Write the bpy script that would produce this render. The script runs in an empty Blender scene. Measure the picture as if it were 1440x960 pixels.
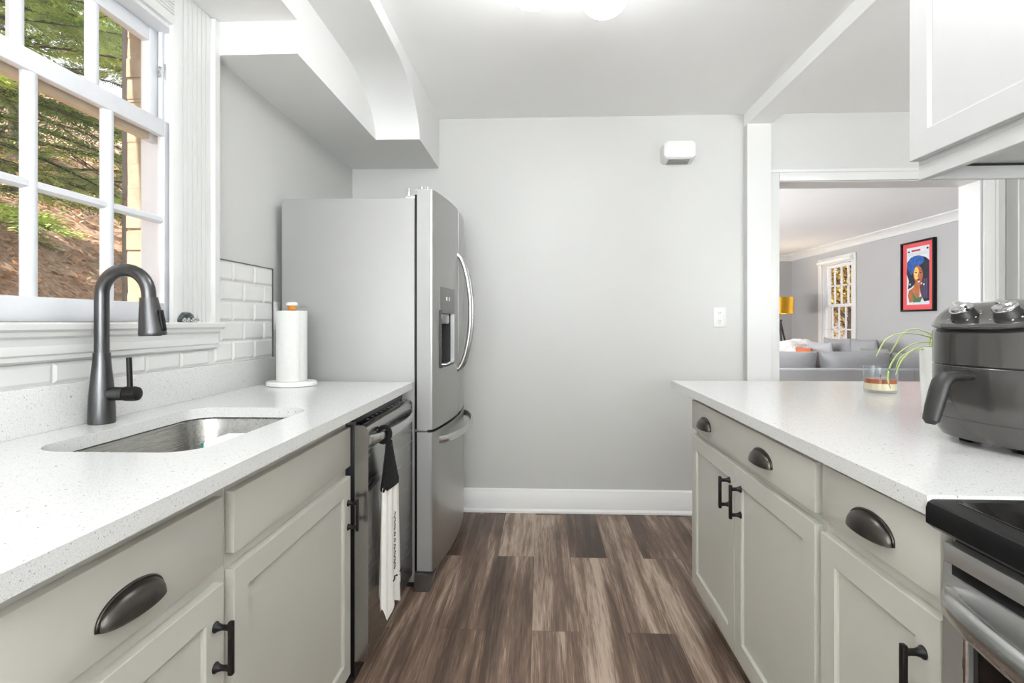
import bpy, bmesh, math, random
from mathutils import Vector, Matrix
random.seed(7)
PI = math.pi
SC = bpy.context.scene
COL = SC.collection

# ------------------------------------------------------------------ camera
TH = math.atan(31 / 750)
cam_d = bpy.data.cameras.new('camera')
cam = bpy.data.objects.new('camera', cam_d)
COL.objects.link(cam)
cam.location = (0, 0, 1.173)
cam.rotation_euler = (PI / 2, 0, TH)
cam_d.sensor_width = 36
cam_d.lens = 36 * 750 / 1440
cam_d.shift_x = -10 / 1440
cam_d.shift_y = -27 / 1440
cam_d.clip_start = 0.02
cam_d.clip_end = 200
SC.camera = cam

# ------------------------------------------------------------------ world, light, exposure
SC.view_settings.view_transform = 'Standard'
SC.view_settings.look = 'None'
SC.view_settings.exposure = 0.43
SC.view_settings.gamma = 1.0
SC.view_settings.use_curve_mapping = False
SC.cycles.use_denoising = True
SC.cycles.max_bounces = 10
SC.cycles.diffuse_bounces = 6
SC.cycles.transparent_max_bounces = 12
SC.cycles.sample_clamp_indirect = 6.0

W = bpy.data.worlds.new('sky')
SC.world = W
W.use_nodes = True
wn = W.node_tree.nodes
bg = wn['Background']
bg.inputs['Color'].default_value = (0.90, 0.95, 1.0, 1)
bg.inputs['Strength'].default_value = 1.3


def lamp(name, typ, loc, rot, energy, color=(1, 1, 1), **kw):
    d = bpy.data.lights.new(name, typ)
    d.energy = energy
    d.color = color
    for k, v in kw.items():
        setattr(d, k, v)
    o = bpy.data.objects.new(name, d)
    o.location = loc
    o.rotation_euler = rot
    COL.objects.link(o)
    return o


GLOBE_L = 13.5
lamp('sun', 'SUN', (0, 0, 20), (math.radians(46), 0, math.radians(-4)), 7.8, (1, 0.95, 0.86), angle=0.02)
# added fill lamp behind the camera, tilted up to brighten the ceiling
lamp('rear_fill', 'AREA', (0.0, -2.24, 1.45), (PI / 2 + 1.25, 0, 0), 195, (0.94, 0.975, 1.0), shape='RECTANGLE', size=1.9, size_y=1.6)
# second added fill lamp, on the dining side, also aimed up
lamp('dining_fill', 'AREA', (2.1, -2.24, 1.45), (PI / 2 + 1.25, 0, 0), 200, (0.94, 0.975, 1.0), shape='RECTANGLE', size=1.2, size_y=1.6)
# added living-room fill lamp at the unseen wall, which has no window
lamp('living_fill', 'AREA', (-0.95, 6.6, 1.45), (PI / 2 + .95, 0, -PI / 2), 420, (0.96, 0.98, 1.0), shape='RECTANGLE', size=3.0, size_y=1.6)


# ------------------------------------------------------------------ materials
def s2l(c):
    return tuple((x / 12.92 if x <= 0.04045 else ((x + 0.055) / 1.055) ** 2.4) for x in [v / 255 for v in c])


def rgba(c):
    return (*s2l(c), 1)


class NT:
    def __init__(s, name):
        s.m = bpy.data.materials.new(name)
        s.m.use_nodes = True
        s.t = s.m.node_tree
        s.b = s.t.nodes['Principled BSDF']
        s.out = s.t.nodes['Material Output']

    def n(s, typ, **kw):
        nd = s.t.nodes.new(typ)
        for k, v in kw.items():
            if k.startswith('i_'):
                nd.inputs[k[2:].replace('_', ' ')].default_value = v
            else:
                setattr(nd, k, v)
        return nd

    def l(s, a, b):
        s.t.links.new(a, b)

    def math(s, op, a, b=None, c=None):
        nd = s.n('ShaderNodeMath', operation=op)
        for i, v in enumerate((a, b, c)):
            if v is None:
                continue
            if isinstance(v, (int, float)):
                nd.inputs[i].default_value = v
            else:
                s.l(v, nd.inputs[i])
        return nd.outputs[0]

    def ramp(s, fac, stops):
        nd = s.n('ShaderNodeValToRGB')
        e = nd.color_ramp.elements
        while len(e) < len(stops):
            e.new(0.5)
        for el, (p, c) in zip(e, stops):
            el.position = p
            el.color = c if len(c) == 4 else (*c, 1)
        s.l(fac, nd.inputs[0])
        return nd.outputs[0]

    def mix(s, fac, a, b, mode='MIX'):
        nd = s.n('ShaderNodeMix', data_type='RGBA', blend_type=mode)
        for k, v in ((0, fac), (6, a), (7, b)):
            if isinstance(v, (int, float, tuple)):
                nd.inputs[k].default_value = v
            else:
                s.l(v, nd.inputs[k])
        return nd.outputs[2]

    def coord(s, scale=(1, 1, 1)):
        tc = s.n('ShaderNodeTexCoord')
        mp = s.n('ShaderNodeMapping')
        mp.inputs['Scale'].default_value = scale
        s.l(tc.outputs['Object'], mp.inputs[0])
        return mp.outputs[0]

    def noise(s, vec, scale, detail=3, rough=0.5):
        nd = s.n('ShaderNodeTexNoise')
        nd.inputs['Scale'].default_value = scale
        nd.inputs['Detail'].default_value = detail
        nd.inputs['Roughness'].default_value = rough
        s.l(vec, nd.inputs['Vector'])
        return nd.outputs[0]

    def bump(s, h, strength, dist=0.01):
        nd = s.n('ShaderNodeBump')
        nd.inputs['Strength'].default_value = strength
        nd.inputs['Distance'].default_value = dist
        s.l(h, nd.inputs['Height'])
        s.l(nd.outputs[0], s.b.inputs['Normal'])


def simple(name, col, rough=0.5, metal=0.0, spec=0.5, var=0.03, vscale=4.0, bump=0.0, bscale=80, coat=0.0):
    t = NT(name)
    c = rgba(col)
    v = t.coord()
    nz = t.noise(v, vscale)
    lo = tuple(x * (1 - var) for x in c[:3])
    hi = tuple(min(1, x * (1 + var)) for x in c[:3])
    t.l(t.ramp(nz, [(0.3, lo), (0.7, hi)]), t.b.inputs['Base Color'])
    t.b.inputs['Roughness'].default_value = rough
    t.b.inputs['Metallic'].default_value = metal
    t.b.inputs['Specular IOR Level'].default_value = spec
    t.b.inputs['Coat Weight'].default_value = coat
    t.b.inputs['Coat Roughness'].default_value = 0.05
    if bump:
        t.bump(t.noise(v, bscale, 2), bump, 0.004)
    return t.m


def brushed(name, col, rough=0.3, axis='z', streak=0.12, metal=1.0):
    t = NT(name)
    sc = {'z': (60, 60, 1.0), 'y': (60, 1.0, 60), 'x': (1.0, 60, 60)}[axis]
    nz = t.noise(t.coord(sc), 6, 3)
    c = rgba(col)
    t.l(t.ramp(nz, [(0.25, tuple(x * (1 - streak) for x in c[:3])), (0.75, tuple(min(1, x * (1 + streak)) for x in c[:3]))]), t.b.inputs['Base Color'])
    t.b.inputs['Metallic'].default_value = metal
    rr = t.n('ShaderNodeMapRange')
    rr.inputs[3].default_value = rough * 0.85
    rr.inputs[4].default_value = rough * 1.15
    t.l(nz, rr.inputs[0])
    t.l(rr.outputs[0], t.b.inputs['Roughness'])
    return t.m


def glass_mat(name, tint=(1, 1, 1), refl=0.06):
    t = NT(name)
    tr = t.n('ShaderNodeBsdfTransparent')
    tr.inputs[0].default_value = (*tint, 1)
    gl = t.n('ShaderNodeBsdfGlossy')
    gl.inputs['Roughness'].default_value = 0.02
    lw = t.n('ShaderNodeLayerWeight')
    lw.inputs[0].default_value = 0.5
    f2 = t.math('ADD', t.math('MULTIPLY', t.math('POWER', lw.outputs['Facing'], 4.0), 0.5), refl * 0.5)
    ms = t.n('ShaderNodeMixShader')
    t.l(f2, ms.inputs[0])
    t.l(tr.outputs[0], ms.inputs[1])
    t.l(gl.outputs[0], ms.inputs[2])
    t.l(ms.outputs[0], t.out.inputs[0])
    return t.m


def emit(name, col, strength):
    t = NT(name)
    t.b.inputs['Base Color'].default_value = (*col, 1)
    t.b.inputs['Emission Color'].default_value = (*col, 1)
    t.b.inputs['Emission Strength'].default_value = strength
    return t.m


M = {}
M['wall'] = simple('wall_paint', (203, 203, 200), 0.38, spec=0.35, var=0.012, vscale=2.5, bump=0.05, bscale=140)
M['wallg'] = simple('living_wall_paint', (174, 174, 174), 0.5, spec=0.3, var=0.012, vscale=2.5, bump=0.05, bscale=140)
M['ceil'] = simple('ceiling_paint', (248, 248, 247), 0.8, spec=0.2, var=0.01, vscale=2)
M['soffit'] = simple('soffit_paint', (230, 230, 228), 0.8, spec=0.2, var=0.01, vscale=2)
M['base'] = simple('baseboard_paint', (242, 242, 240), 0.35, var=0.01)
M['trim'] = simple('white_trim', (216, 216, 214), 0.35, var=0.01)
M['sashw'] = simple('white_sash', (220, 222, 226), 0.4, var=0.02, vscale=30)
M['cab'] = simple('greige_cabinet', (199, 197, 188), 0.38, spec=0.4, var=0.015, vscale=6)
M['cabw'] = simple('white_cabinet', (200, 200, 199), 0.32, var=0.008)
M['kick'] = simple('dark_toe_kick', (34, 33, 33), 0.6)
M['tile'] = simple('white_tile', (222, 222, 220), 0.12, var=0.01, vscale=12)
M['grout'] = simple('grout', (214, 213, 209), 0.9)
M['steel'] = brushed('stainless', (176, 176, 174), 0.36, 'z', 0.04)
M['steel_h'] = brushed('stainless_handle', (200, 200, 198), 0.26, 'y', 0.03)
M['steel_o'] = brushed('stainless_oven', (200, 200, 198), 0.45, 'y', 0.03, 0.85)
M['steel_dw'] = brushed('stainless_dishwasher', (172, 171, 169), 0.26, 'y', 0.03)
M['steel_dark'] = brushed('stainless_dark_edge', (135, 134, 132), 0.38, 'z', 0.05)
M['fridge_side'] = simple('grey_fridge_side', (166, 166, 164), 0.5, metal=0.3, spec=0.5, var=0.02, vscale=3, bump=0.12, bscale=260)
M['sink'] = brushed('sink_steel', (165, 164, 160), 0.28, 'y', 0.08)
M['bronze'] = simple('oil_rubbed_bronze', (84, 80, 76), 0.3, metal=0.9, var=0.15, vscale=30)
M['blackm'] = simple('black_metal', (38, 36, 35), 0.38, metal=0.6, var=0.1, vscale=30)
M['faucet'] = brushed('dark_faucet_metal', (96, 96, 97), 0.3, 'z', 0.1)
M['black'] = simple('black_plastic', (12, 12, 13), 0.3, spec=0.3)
M['blackg'] = simple('black_glass', (8, 8, 9), 0.06, spec=0.6, coat=0.3)
M['darkp'] = simple('dark_grey_plastic', (43, 42, 41), 0.42, var=0.03)
M['fryer'] = simple('grey_metallic_gloss', (84, 82, 80), 0.16, metal=0.55, var=0.02, coat=0.5)
M['fryer_lid'] = simple('dark_gloss_panel', (62, 60, 58), 0.14, spec=0.5, coat=0.5)
M['chrome'] = simple('chrome', (225, 225, 225), 0.08, metal=1.0, var=0.02)
M['paper'] = simple('paper_towel', (216, 216, 213), 0.95, var=0.015, vscale=60, bump=0.25, bscale=220)
M['white'] = simple('white_plastic', (226, 226, 224), 0.4, var=0.01)
M['whitep'] = simple('white_ceramic', (240, 240, 238), 0.2, var=0.01)
M['orange'] = simple('orange_wood', (214, 140, 50), 0.35, var=0.1, vscale=40)
M['marble'] = simple('white_stone', (235, 234, 231), 0.35, var=0.03, vscale=25)
M['slot'] = simple('dark_slot', (40, 40, 40), 0.7)
M['grille'] = simple('grey_grille', (186, 186, 184), 0.7)
M['yarn'] = simple('black_yarn', (14, 13, 13), 0.95, var=0.4, vscale=120, bump=1.0, bscale=260)
M['towel'] = simple('white_cotton', (236, 234, 228), 0.95, var=0.02, vscale=60, bump=0.3, bscale=300)
M['sofa'] = simple('grey_upholstery', (176, 177, 180), 0.95, var=0.08, vscale=160, bump=0.3, bscale=320)
M['sofad'] = simple('dark_grey_cushion', (150, 151, 154), 0.95, var=0.08, vscale=160, bump=0.3, bscale=320)
M['sofag'] = simple('grey_green_cushion', (132, 136, 130), 0.95, var=0.08, vscale=160)
M['rust'] = simple('rust_cushion', (196, 110, 74), 0.95, var=0.1, vscale=100)
M['throw'] = simple('white_fluffy_throw', (236, 235, 234), 1.0, var=0.1, vscale=30, bump=1.0, bscale=60)
M['gold'] = simple('gold_foil', (212, 160, 50), 0.28, metal=0.9, var=0.1, vscale=5)
M['lampwood'] = simple('dark_lamp_wood', (48, 46, 46), 0.5, var=0.1, vscale=40)
M['brick'] = simple('painted_beige_brick', (166, 152, 130), 0.85, var=0.14, vscale=18, bump=0.6, bscale=40)
M['tan'] = simple('tan_painted_wood', (206, 190, 164), 0.7, var=0.08, vscale=14)
M['shutter'] = simple('dark_brown_shutter', (52, 44, 38), 0.7, var=0.2, vscale=20)
M['soil'] = simple('potting_soil', (50, 40, 32), 1.0, var=0.3, vscale=90)
M['wax'] = simple('cream_wax', (244, 226, 190), 0.45, var=0.03, vscale=30)
M['amber'] = simple('amber_wax', (172, 80, 8), 0.2, var=0.15, vscale=20)
M['sponge'] = simple('white_sponge', (236, 238, 236), 0.95, var=0.05, vscale=90, bump=0.6, bscale=200)
M['teal'] = simple('teal_scrub', (50, 120, 110), 0.95, var=0.2, vscale=120)
M['matred'] = simple('coral_red_mat', (214, 84, 88), 0.6, var=0.02)
M['print'] = simple('pale_print_paper', (206, 212, 218), 0.5, var=0.06, vscale=40)
M['blue'] = simple('blue_paint', (40, 86, 160), 0.5, var=0.4, vscale=26)
M['navy'] = simple('dark_navy_paint', (30, 34, 52), 0.5, var=0.4, vscale=20)
M['skin'] = simple('painted_skin', (170, 98, 58), 0.5, var=0.2, vscale=14)
M['skinl'] = simple('painted_skin_light', (236, 188, 110), 0.5, var=0.15, vscale=14)
M['lips'] = simple('painted_lips', (150, 56, 50), 0.5)
M['green'] = simple('painted_green', (70, 110, 72), 0.5, var=0.2, vscale=20)
M['redink'] = simple('red_ink', (176, 40, 52), 0.5)
M['bark'] = simple('bark', (74, 62, 54), 0.95, var=0.35, vscale=30, bump=0.8, bscale=40)
M['litter_leaf'] = simple('brown_leaf', (224, 186, 154), 0.9, var=0.4, vscale=3)
M['siding'] = simple('pale_siding', (224, 224, 224), 0.7, var=0.03)
M['glass'] = glass_mat('window_glass')
M['cupglass'] = glass_mat('candle_glass', (0.96, 0.98, 0.99), 0.10)
M['darkglass'] = simple('ornament_glass', (70, 80, 84), 0.05, metal=0.7, var=0.6, vscale=60, coat=1.0)
M['globe'] = emit('lit_globe', (0.97, 0.985, 1.0), GLOBE_L)
M['bulb'] = emit('lit_bulb', (1.0, 0.86, 0.66), 120)


def quartz():
    t = NT('white_quartz')
    v = t.coord()
    n1 = t.noise(v, 330, 2, 0.5)
    n2 = t.noise(v, 150, 2, 0.5)
    n3 = t.noise(v, 700, 1, 0.5)
    base = t.ramp(n3, [(0.35, rgba((210, 210, 208))), (0.6, rgba((226, 226, 225)))])
    f1 = t.ramp(n1, [(0.655, (0, 0, 0)), (0.70, (1, 1, 1))])
    f2 = t.ramp(n2, [(0.70, (0, 0, 0)), (0.74, (1, 1, 1))])
    c = t.mix(f1, base, rgba((172, 168, 162)))
    c = t.mix(f2, c, rgba((150, 146, 140)))
    t.l(c, t.b.inputs['Base Color'])
    t.b.inputs['Roughness'].default_value = 0.17
    t.b.inputs['Specular IOR Level'].default_value = 0.4
    return t.m


M['quartz'] = quartz()


def planks():
    t = NT('wood_look_planks')
    tc = t.n('ShaderNodeTexCoord')
    sx = t.n('ShaderNodeSeparateXYZ')
    t.l(tc.outputs['Object'], sx.inputs[0])
    x, y = sx.outputs[0], sx.outputs[1]
    u = t.math('DIVIDE', t.math('ADD', x, 0.216), 0.181)
    i = t.math('FLOOR', u)
    fu = t.math('FRACT', u)
    par = t.math('FLOORED_MODULO', i, 2)                  # 1 on the odd planks
    stag = t.math('MULTIPLY', t.math('SUBTRACT', 1, par), -0.525)
    vv = t.math('ADD', t.math('DIVIDE', t.math('SUBTRACT', y, 2.03), 1.22), stag)
    j = t.math('FLOOR', vv)
    fv = t.math('FRACT', vv)
    cb = t.n('ShaderNodeCombineXYZ')
    t.l(i, cb.inputs[0]); t.l(j, cb.inputs[1])
    wn_ = t.n('ShaderNodeTexWhiteNoise', noise_dimensions='2D')
    t.l(cb.outputs[0], wn_.inputs['Vector'])
    rnd = wn_.outputs[0]
    off = t.math('MULTIPLY', rnd, 37.0)

    def nz(kx, ky, detail, rough=0.55, scale=1.0, dist=0.0):
        c = t.n('ShaderNodeCombineXYZ')
        t.l(t.math('ADD', t.math('MULTIPLY', x, kx), off), c.inputs[0])
        t.l(t.math('ADD', t.math('MULTIPLY', y, ky), off), c.inputs[1])
        nd = t.n('ShaderNodeTexNoise')
        nd.inputs['Scale'].default_value = scale
        nd.inputs['Detail'].default_value = detail
        nd.inputs['Roughness'].default_value = rough
        nd.inputs['Distortion'].default_value = dist
        t.l(c.outputs[0], nd.inputs['Vector'])
        return nd.outputs[0]
    broad = nz(8, 0.55, 2)
    mid = nz(38, 1.8, 4, 0.6, 1.0, 0.6)
    fine = nz(230, 9, 3, 0.6)
    f = t.math('ADD', t.math('MULTIPLY', broad, 0.62), t.math('MULTIPLY', mid, 0.42))
    f = t.math('ADD', f, t.math('MULTIPLY', t.math('SUBTRACT', rnd, 0.5), 0.22))
    f = t.math('ADD', f, t.math('MULTIPLY', t.math('SUBTRACT', fine, 0.5), 0.26))
    f = t.math('ADD', t.math('MULTIPLY', t.math('SUBTRACT', f, 0.52), 1.28), 0.52)
    col = t.ramp(f, [(0.34, rgba((66, 51, 42))), (0.48, rgba((94, 75, 63))), (0.60, rgba((126, 104, 89))), (0.74, rgba((184, 164, 147)))])
    # thin seams
    eu = t.math('MINIMUM', fu, t.math('SUBTRACT', 1, fu))
    ev = t.math('MINIMUM', fv, t.math('SUBTRACT', 1, fv))
    sm = t.math('MAXIMUM', t.math('LESS_THAN', eu, 0.004), t.math('LESS_THAN', ev, 0.0010))
    col = t.mix(t.math('MULTIPLY', sm, 0.45), col, rgba((50, 40, 34)))
    t.l(col, t.b.inputs['Base Color'])
    t.b.inputs['Roughness'].default_value = 0.42
    t.b.inputs['Specular IOR Level'].default_value = 0.4
    t.bump(t.math('SUBTRACT', mid, t.math('MULTIPLY', sm, 0.6)), 0.12, 0.004)
    return t.m


M['planks'] = planks()


def hill_mat():
    t = NT('leaf_litter')
    v = t.coord()
    n1 = t.noise(v, 9, 6, 0.7)
    n2 = t.noise(v, 1.3, 3)
    c = t.ramp(n1, [(0.32, rgba((128, 98, 78))), (0.42, rgba((204, 164, 134))), (0.54, rgba((226, 190, 160))), (0.68, rgba((246, 228, 206)))])
    g = t.ramp(n2, [(0.56, (0, 0, 0)), (0.70, (1, 1, 1))])
    c = t.mix(t.math('MULTIPLY', g, 0.6), c, rgba((110, 112, 66)))
    t.l(c, t.b.inputs['Base Color'])
    t.b.inputs['Roughness'].default_value = 0.95
    t.bump(n1, 1.0, 0.2)
    return t.m


M['hill'] = hill_mat()


def leaf_mat(name, a, b, trans=0.25):
    t = NT(name)
    v = t.coord()
    n1 = t.noise(v, 2.3, 3)
    n2 = t.noise(v, 22, 2)
    f = t.math('ADD', t.math('MULTIPLY', n1, 0.6), t.math('MULTIPLY', n2, 0.4))
    t.l(t.ramp(f, [(0.38, rgba(a)), (0.62, rgba(b))]), t.b.inputs['Base Color'])
    t.b.inputs['Roughness'].default_value = 0.6
    t.b.inputs['Subsurface Weight'].default_value = 0.0
    return t.m


M['needles'] = leaf_mat('conifer_needles', (92, 120, 50), (196, 212, 122))
M['needles2'] = leaf_mat('conifer_needles_darker', (48, 74, 44), (108, 140, 80))
M['yellow'] = leaf_mat('autumn_leaves', (150, 140, 60), (214, 180, 70))
M['plant'] = leaf_mat('spider_plant_leaf', (120, 158, 60), (176, 200, 100))
M['plantc'] = simple('spider_plant_stripe', (226, 230, 178), 0.5)


# ------------------------------------------------------------------ mesh helpers
ROOT = {}


def tag(o, label=None, cat=None, group=None, kind=None):
    if label: o['label'] = label
    if cat: o['category'] = cat
    if group: o['group'] = group
    if kind: o['kind'] = kind
    return o


def thing(name, label, cat, loc=(0, 0, 0), group=None):
    o = bpy.data.objects.new(name, None)
    o.empty_display_size = 0.05
    o.location = loc
    COL.objects.link(o)
    ROOT[o] = Vector(loc)
    return tag(o, label, cat, group)


class MB:
    def __init__(s):
        s.bm = bmesh.new()

    def _new(s, before):
        return [v for v in s.bm.verts if v not in before]

    def box(s, x0, x1, y0, y1, z0, z1, bevel=0.0, seg=2, mat=None):
        ps = [(x, y, z) for x in (x0, x1) for y in (y0, y1) for z in (z0, z1)]
        vs = [s.bm.verts.new(p) for p in ps]
        fs = [(0, 1, 3, 2), (4, 6, 7, 5), (0, 4, 5, 1), (2, 3, 7, 6), (0, 2, 6, 4), (1, 5, 7, 3)]
        faces = [s.bm.faces.new([vs[i] for i in f]) for f in fs]
        if mat:
            for v in vs: v.co = mat @ v.co
        if bevel:
            es = {e for f in faces for e in f.edges}
            bmesh.ops.bevel(s.bm, geom=list(es), offset=bevel, segments=seg, affect='EDGES', profile=0.5)
        return s

    def prism(s, pts, axis, a, b):
        """polygon pts (2-D) pushed along axis from a to b. axis 'x': (y,z), 'y': (x,z), 'z': (x,y)"""
        def P(p, t):
            return {'x': (t, p[0], p[1]), 'y': (p[0], t, p[1]), 'z': (p[0], p[1], t)}[axis]
        A = [s.bm.verts.new(P(p, a)) for p in pts]
        B = [s.bm.verts.new(P(p, b)) for p in pts]
        n = len(pts)
        s.bm.faces.new(A); s.bm.faces.new(B[::-1])
        for i in range(n):
            s.bm.faces.new([A[i], B[i], B[(i + 1) % n], A[(i + 1) % n]])
        return s

    def rings(s, rings, cap=True, closed=True, loop=False):
        R = [[s.bm.verts.new(p) for p in r] for r in rings]
        n = len(R[0])
        m = len(R)
        for k in range(m if loop else m - 1):
            for i in range(n if closed else n - 1):
                s.bm.faces.new([R[k][i], R[k][(i + 1) % n], R[(k + 1) % m][(i + 1) % n], R[(k + 1) % m][i]])
        if cap and closed and not loop:
            s.bm.faces.new(R[0][::-1]); s.bm.faces.new(R[-1])
        return s

    def lathe(s, prof, c=(0, 0, 0), n=32, axis='z', sx=1.0, sy=1.0, cap=True):
        rs = []
        for r, h in prof:
            ring = []
            for i in range(n):
                a = 2 * PI * i / n
                p = (r * math.cos(a) * sx, r * math.sin(a) * sy, h)
                if axis == 'x': p = (p[2], p[0], p[1])
                if axis == 'y': p = (p[0], p[2], p[1])
                ring.append((c[0] + p[0], c[1] + p[1], c[2] + p[2]))
            rs.append(ring)
        return s.rings(rs, cap)

    def tube(s, path, r, n=12, ry=None, up=(0, 0, 1), cap=True):
        """sweep an ellipse (r across, ry along up) over path; r may be a list"""
        P = [Vector(p) for p in path]
        rs = []
        for i, p in enumerate(P):
            t = (P[min(i + 1, len(P) - 1)] - P[max(i - 1, 0)]).normalized()
            u = Vector(up)
            if abs(t.dot(u)) > 0.97: u = Vector((0, 1, 0)) if abs(t.y) < 0.9 else Vector((1, 0, 0))
            a = t.cross(u).normalized()
            b = a.cross(t).normalized()
            rr = r[i] if isinstance(r, (list, tuple)) else r
            r2 = rr if ry is None else (ry[i] if isinstance(ry, (list, tuple)) else ry)
            rs.append([p + a * rr * math.cos(2 * PI * k / n) + b * r2 * math.sin(2 * PI * k / n) for k in range(n)])
        return s.rings(rs, cap)

    def cyl(s, p0, p1, r0, r1=None, n=20):
        return s.tube([p0, p1], [r0, r0 if r1 is None else r1], n)

    def sphere(s, c, r, n=24, m=14, sc=(1, 1, 1)):
        bmesh.ops.create_uvsphere(s.bm, u_segments=n, v_segments=m, radius=r,
                                  matrix=Matrix.Translation(c) @ Matrix.Diagonal((*sc, 1)))
        return s

    def build(s, name, mat, parent=None, smooth=True, angle=35, fixn=True):
        if fixn:
            bmesh.ops.recalc_face_normals(s.bm, faces=s.bm.faces)
        if smooth:
            lim = math.radians(angle)
            for f in s.bm.faces: f.smooth = True
            for e in s.bm.edges:
                if len(e.link_faces) == 2 and e.calc_face_angle(0) > lim: e.smooth = False
        me = bpy.data.meshes.new(name)
        root = parent
        while root is not None and root.parent is not None: root = root.parent
        if root is not None and root in ROOT:
            bmesh.ops.translate(s.bm, verts=s.bm.verts, vec=-ROOT[root])
        s.bm.to_mesh(me)
        s.bm.free()
        mats = mat if isinstance(mat, list) else [mat]
        for m_ in mats: me.materials.append(m_)
        o = bpy.data.objects.new(name, me)
        COL.objects.link(o)
        if parent is not None: o.parent = parent
        return o


def struct(name, mb, mat, label, cat, smooth=False):
    return tag(mb.build(name, mat, None, smooth), label, cat, kind='structure')


def rrect(x0, x1, y0, y1, r, n=8):
    pts = []
    for cx, cy, a0 in ((x1 - r, y1 - r, 0), (x0 + r, y1 - r, 90), (x0 + r, y0 + r, 180), (x1 - r, y0 + r, 270)):
        for k in range(n + 1):
            a = math.radians(a0 + 90 * k / n)
            pts.append((cx + r * math.cos(a), cy + r * math.sin(a)))
    return pts


# ------------------------------------------------------------------ dimensions (metres; X across, Y into the room, Z up)
XL, XR = -1.185, 1.235          # kitchen walls
XB = 1.375                      # dining face of that wall / beam
YB = 3.305                      # far wall
YW2 = 3.47                      # living-room face of the far wall
XD = 2.80                       # dining side wall
YR = -2.3                       # rear wall
CZ = 2.44
LXR, LXL, LYB = 6.262 * 0 + 4.74, -1.0, 10.3

# ------------------------------------------------------------------ structure: shell
struct('floor', MB().box(-1.45, 5.0, YR - .1, LYB + .1, -0.08, 0), M['planks'], 'brown wood-look plank floor running into the room', 'floor')
struct('ceiling', MB().box(-1.45, 3.0, YR - .1, YW2, CZ, CZ + .1).box(-1.45, 5.0, YW2, LYB + .1, CZ, CZ + .1), M['ceil'], 'flat off-white painted ceiling', 'ceiling')

WY0, WY1, WZ0, WZ1 = 0.965, 1.695, 1.173, 2.122     # kitchen window opening
mb = MB()
mb.box(-1.30, XL, YR, WY0, 0, CZ).box(-1.30, XL, WY1, YB, 0, CZ).box(-1.30, XL, WY0, WY1, 0, WZ0).box(-1.30, XL, WY0, WY1, WZ1, CZ)
struct('wall_left', mb, M['wall'], 'light grey kitchen wall with the sink window', 'wall')

# outside brick skin, painted beige, its window edge ragged with mortar
mb = MB()
edge = []
z = -0.6
k = 0
while z < 2.7:
    h = 0.075
    d = random.uniform(-0.004, 0.006)
    edge += [(1.797 + d, z), (1.797 + d + random.uniform(-.003, .003), z + h - .012), (1.797 + .0035, z + h - .010), (1.797 + .0035, z + h)]
    z += h
mb.prism(edge + [(3.6, z), (3.6, -0.6)], 'x', -1.440, -1.302)
mb.box(-1.440, -1.302, YR, 0.88, -0.6, 2.7)
mb.box(-1.440, -1.302, 0.88, 1.80, -0.6, 1.10)
mb.box(-1.440, -1.302, 0.88, 1.80, 2.24, 2.7)
struct('wall_outside', mb, M['brick'], 'beige painted brick outside the sink window', 'wall')

DX0, DX1, DZ = 1.441, 2.63, 2.028
mb = MB().box(XL - .1, DX0, YB, YW2, 0, CZ).box(DX1, 4.74, YB, YW2, 0, CZ).box(DX0, DX1, YB, YW2, DZ, CZ)
struct('wall_far', mb, M['wall'], 'light grey far wall with the doorway into the living room', 'wall')
struct('wall_right', MB().box(XR, XB, YR, 1.30, 0, CZ), M['wall'], 'wall behind the stove and upper cabinet', 'wall')
struct('wall_side', MB().box(XD, XD + .1, YR, YB, 0, CZ), M['wall'], 'dining side wall beyond the peninsula', 'wall')
mb = MB()
RW = [(-0.95, 0.95), (1.5, 2.7)]
mb.box(-1.3, -.95, YR - .1, YR, 0, CZ).box(.95, 1.5, YR - .1, YR, 0, CZ).box(2.7, 2.9, YR - .1, YR, 0, CZ)
for a, b in RW:
    mb.box(a, b, YR - .1, YR, 0, .65).box(a, b, YR - .1, YR, 2.25, CZ)
struct('wall_rear', mb, M['wall'], 'rear wall behind the camera with added window openings', 'wall')

# living room
LW = (8.33, 9.20, 0.62, 2.13)
mb = MB()
mb.box(LXR, LXR + .14, YW2, LW[0], 0, CZ).box(LXR, LXR + .14, LW[1], LYB, 0, CZ).box(LXR, LXR + .14, LW[0], LW[1], 0, LW[2]).box(LXR, LXR + .14, LW[0], LW[1], LW[3], CZ)
struct('wall_living_right', mb, M['wallg'], 'grey living room wall with the framed portrait', 'wall')
struct('wall_living_far', MB().box(LXL, LXR + .14, LYB, LYB + .1, 0, CZ), M['wallg'], 'grey living room end wall behind the gold lamp', 'wall')
struct('wall_living_left', MB().box(LXL - .1, LXL, YW2, LYB, 0, CZ), M['wallg'], 'living room wall out of sight beside the doorway', 'wall')
cr = [(LXR, CZ), (LXR - .09, CZ), (LXR - .085, CZ - .015), (LXR - .06, CZ - .03), (LXR - .03, CZ - .07), (LXR - .018, CZ - .09), (LXR - .014, CZ - .11), (LXR, CZ - .112)]
mb = MB().prism(cr, 'y', YW2, LYB)
cr2 = [(LYB - (LXR - a), b) for a, b in cr]
mb.prism(cr2, 'x', LXL, LXR)
struct('trim_1', mb, M['trim'], 'white crown moulding round the living room', 'trim', True)

# soffits over the sink wall
mb = MB()
mb.box(XL, -.87, YR, 1.872, 2.252, CZ)
mb.box(XL, -.87, 1.872, YB, 2.133, CZ)
arch = [(YR, 2.372), (2.0, 2.372), (2.25, 2.369)]
for k in range(11):
    a = PI / 2 * k / 10
    arch.append((2.30 + .475 * math.sin(a), 2.133 + .235 * math.cos(a)))
arch += [(YB, 2.133), (YB, CZ), (YR, CZ)]
mb.prism(arch, 'x', -.87, -.637)
struct('trim_2', mb, M['soffit'], 'boxed soffit with a curved arch over the fridge', 'soffit', True)
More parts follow.
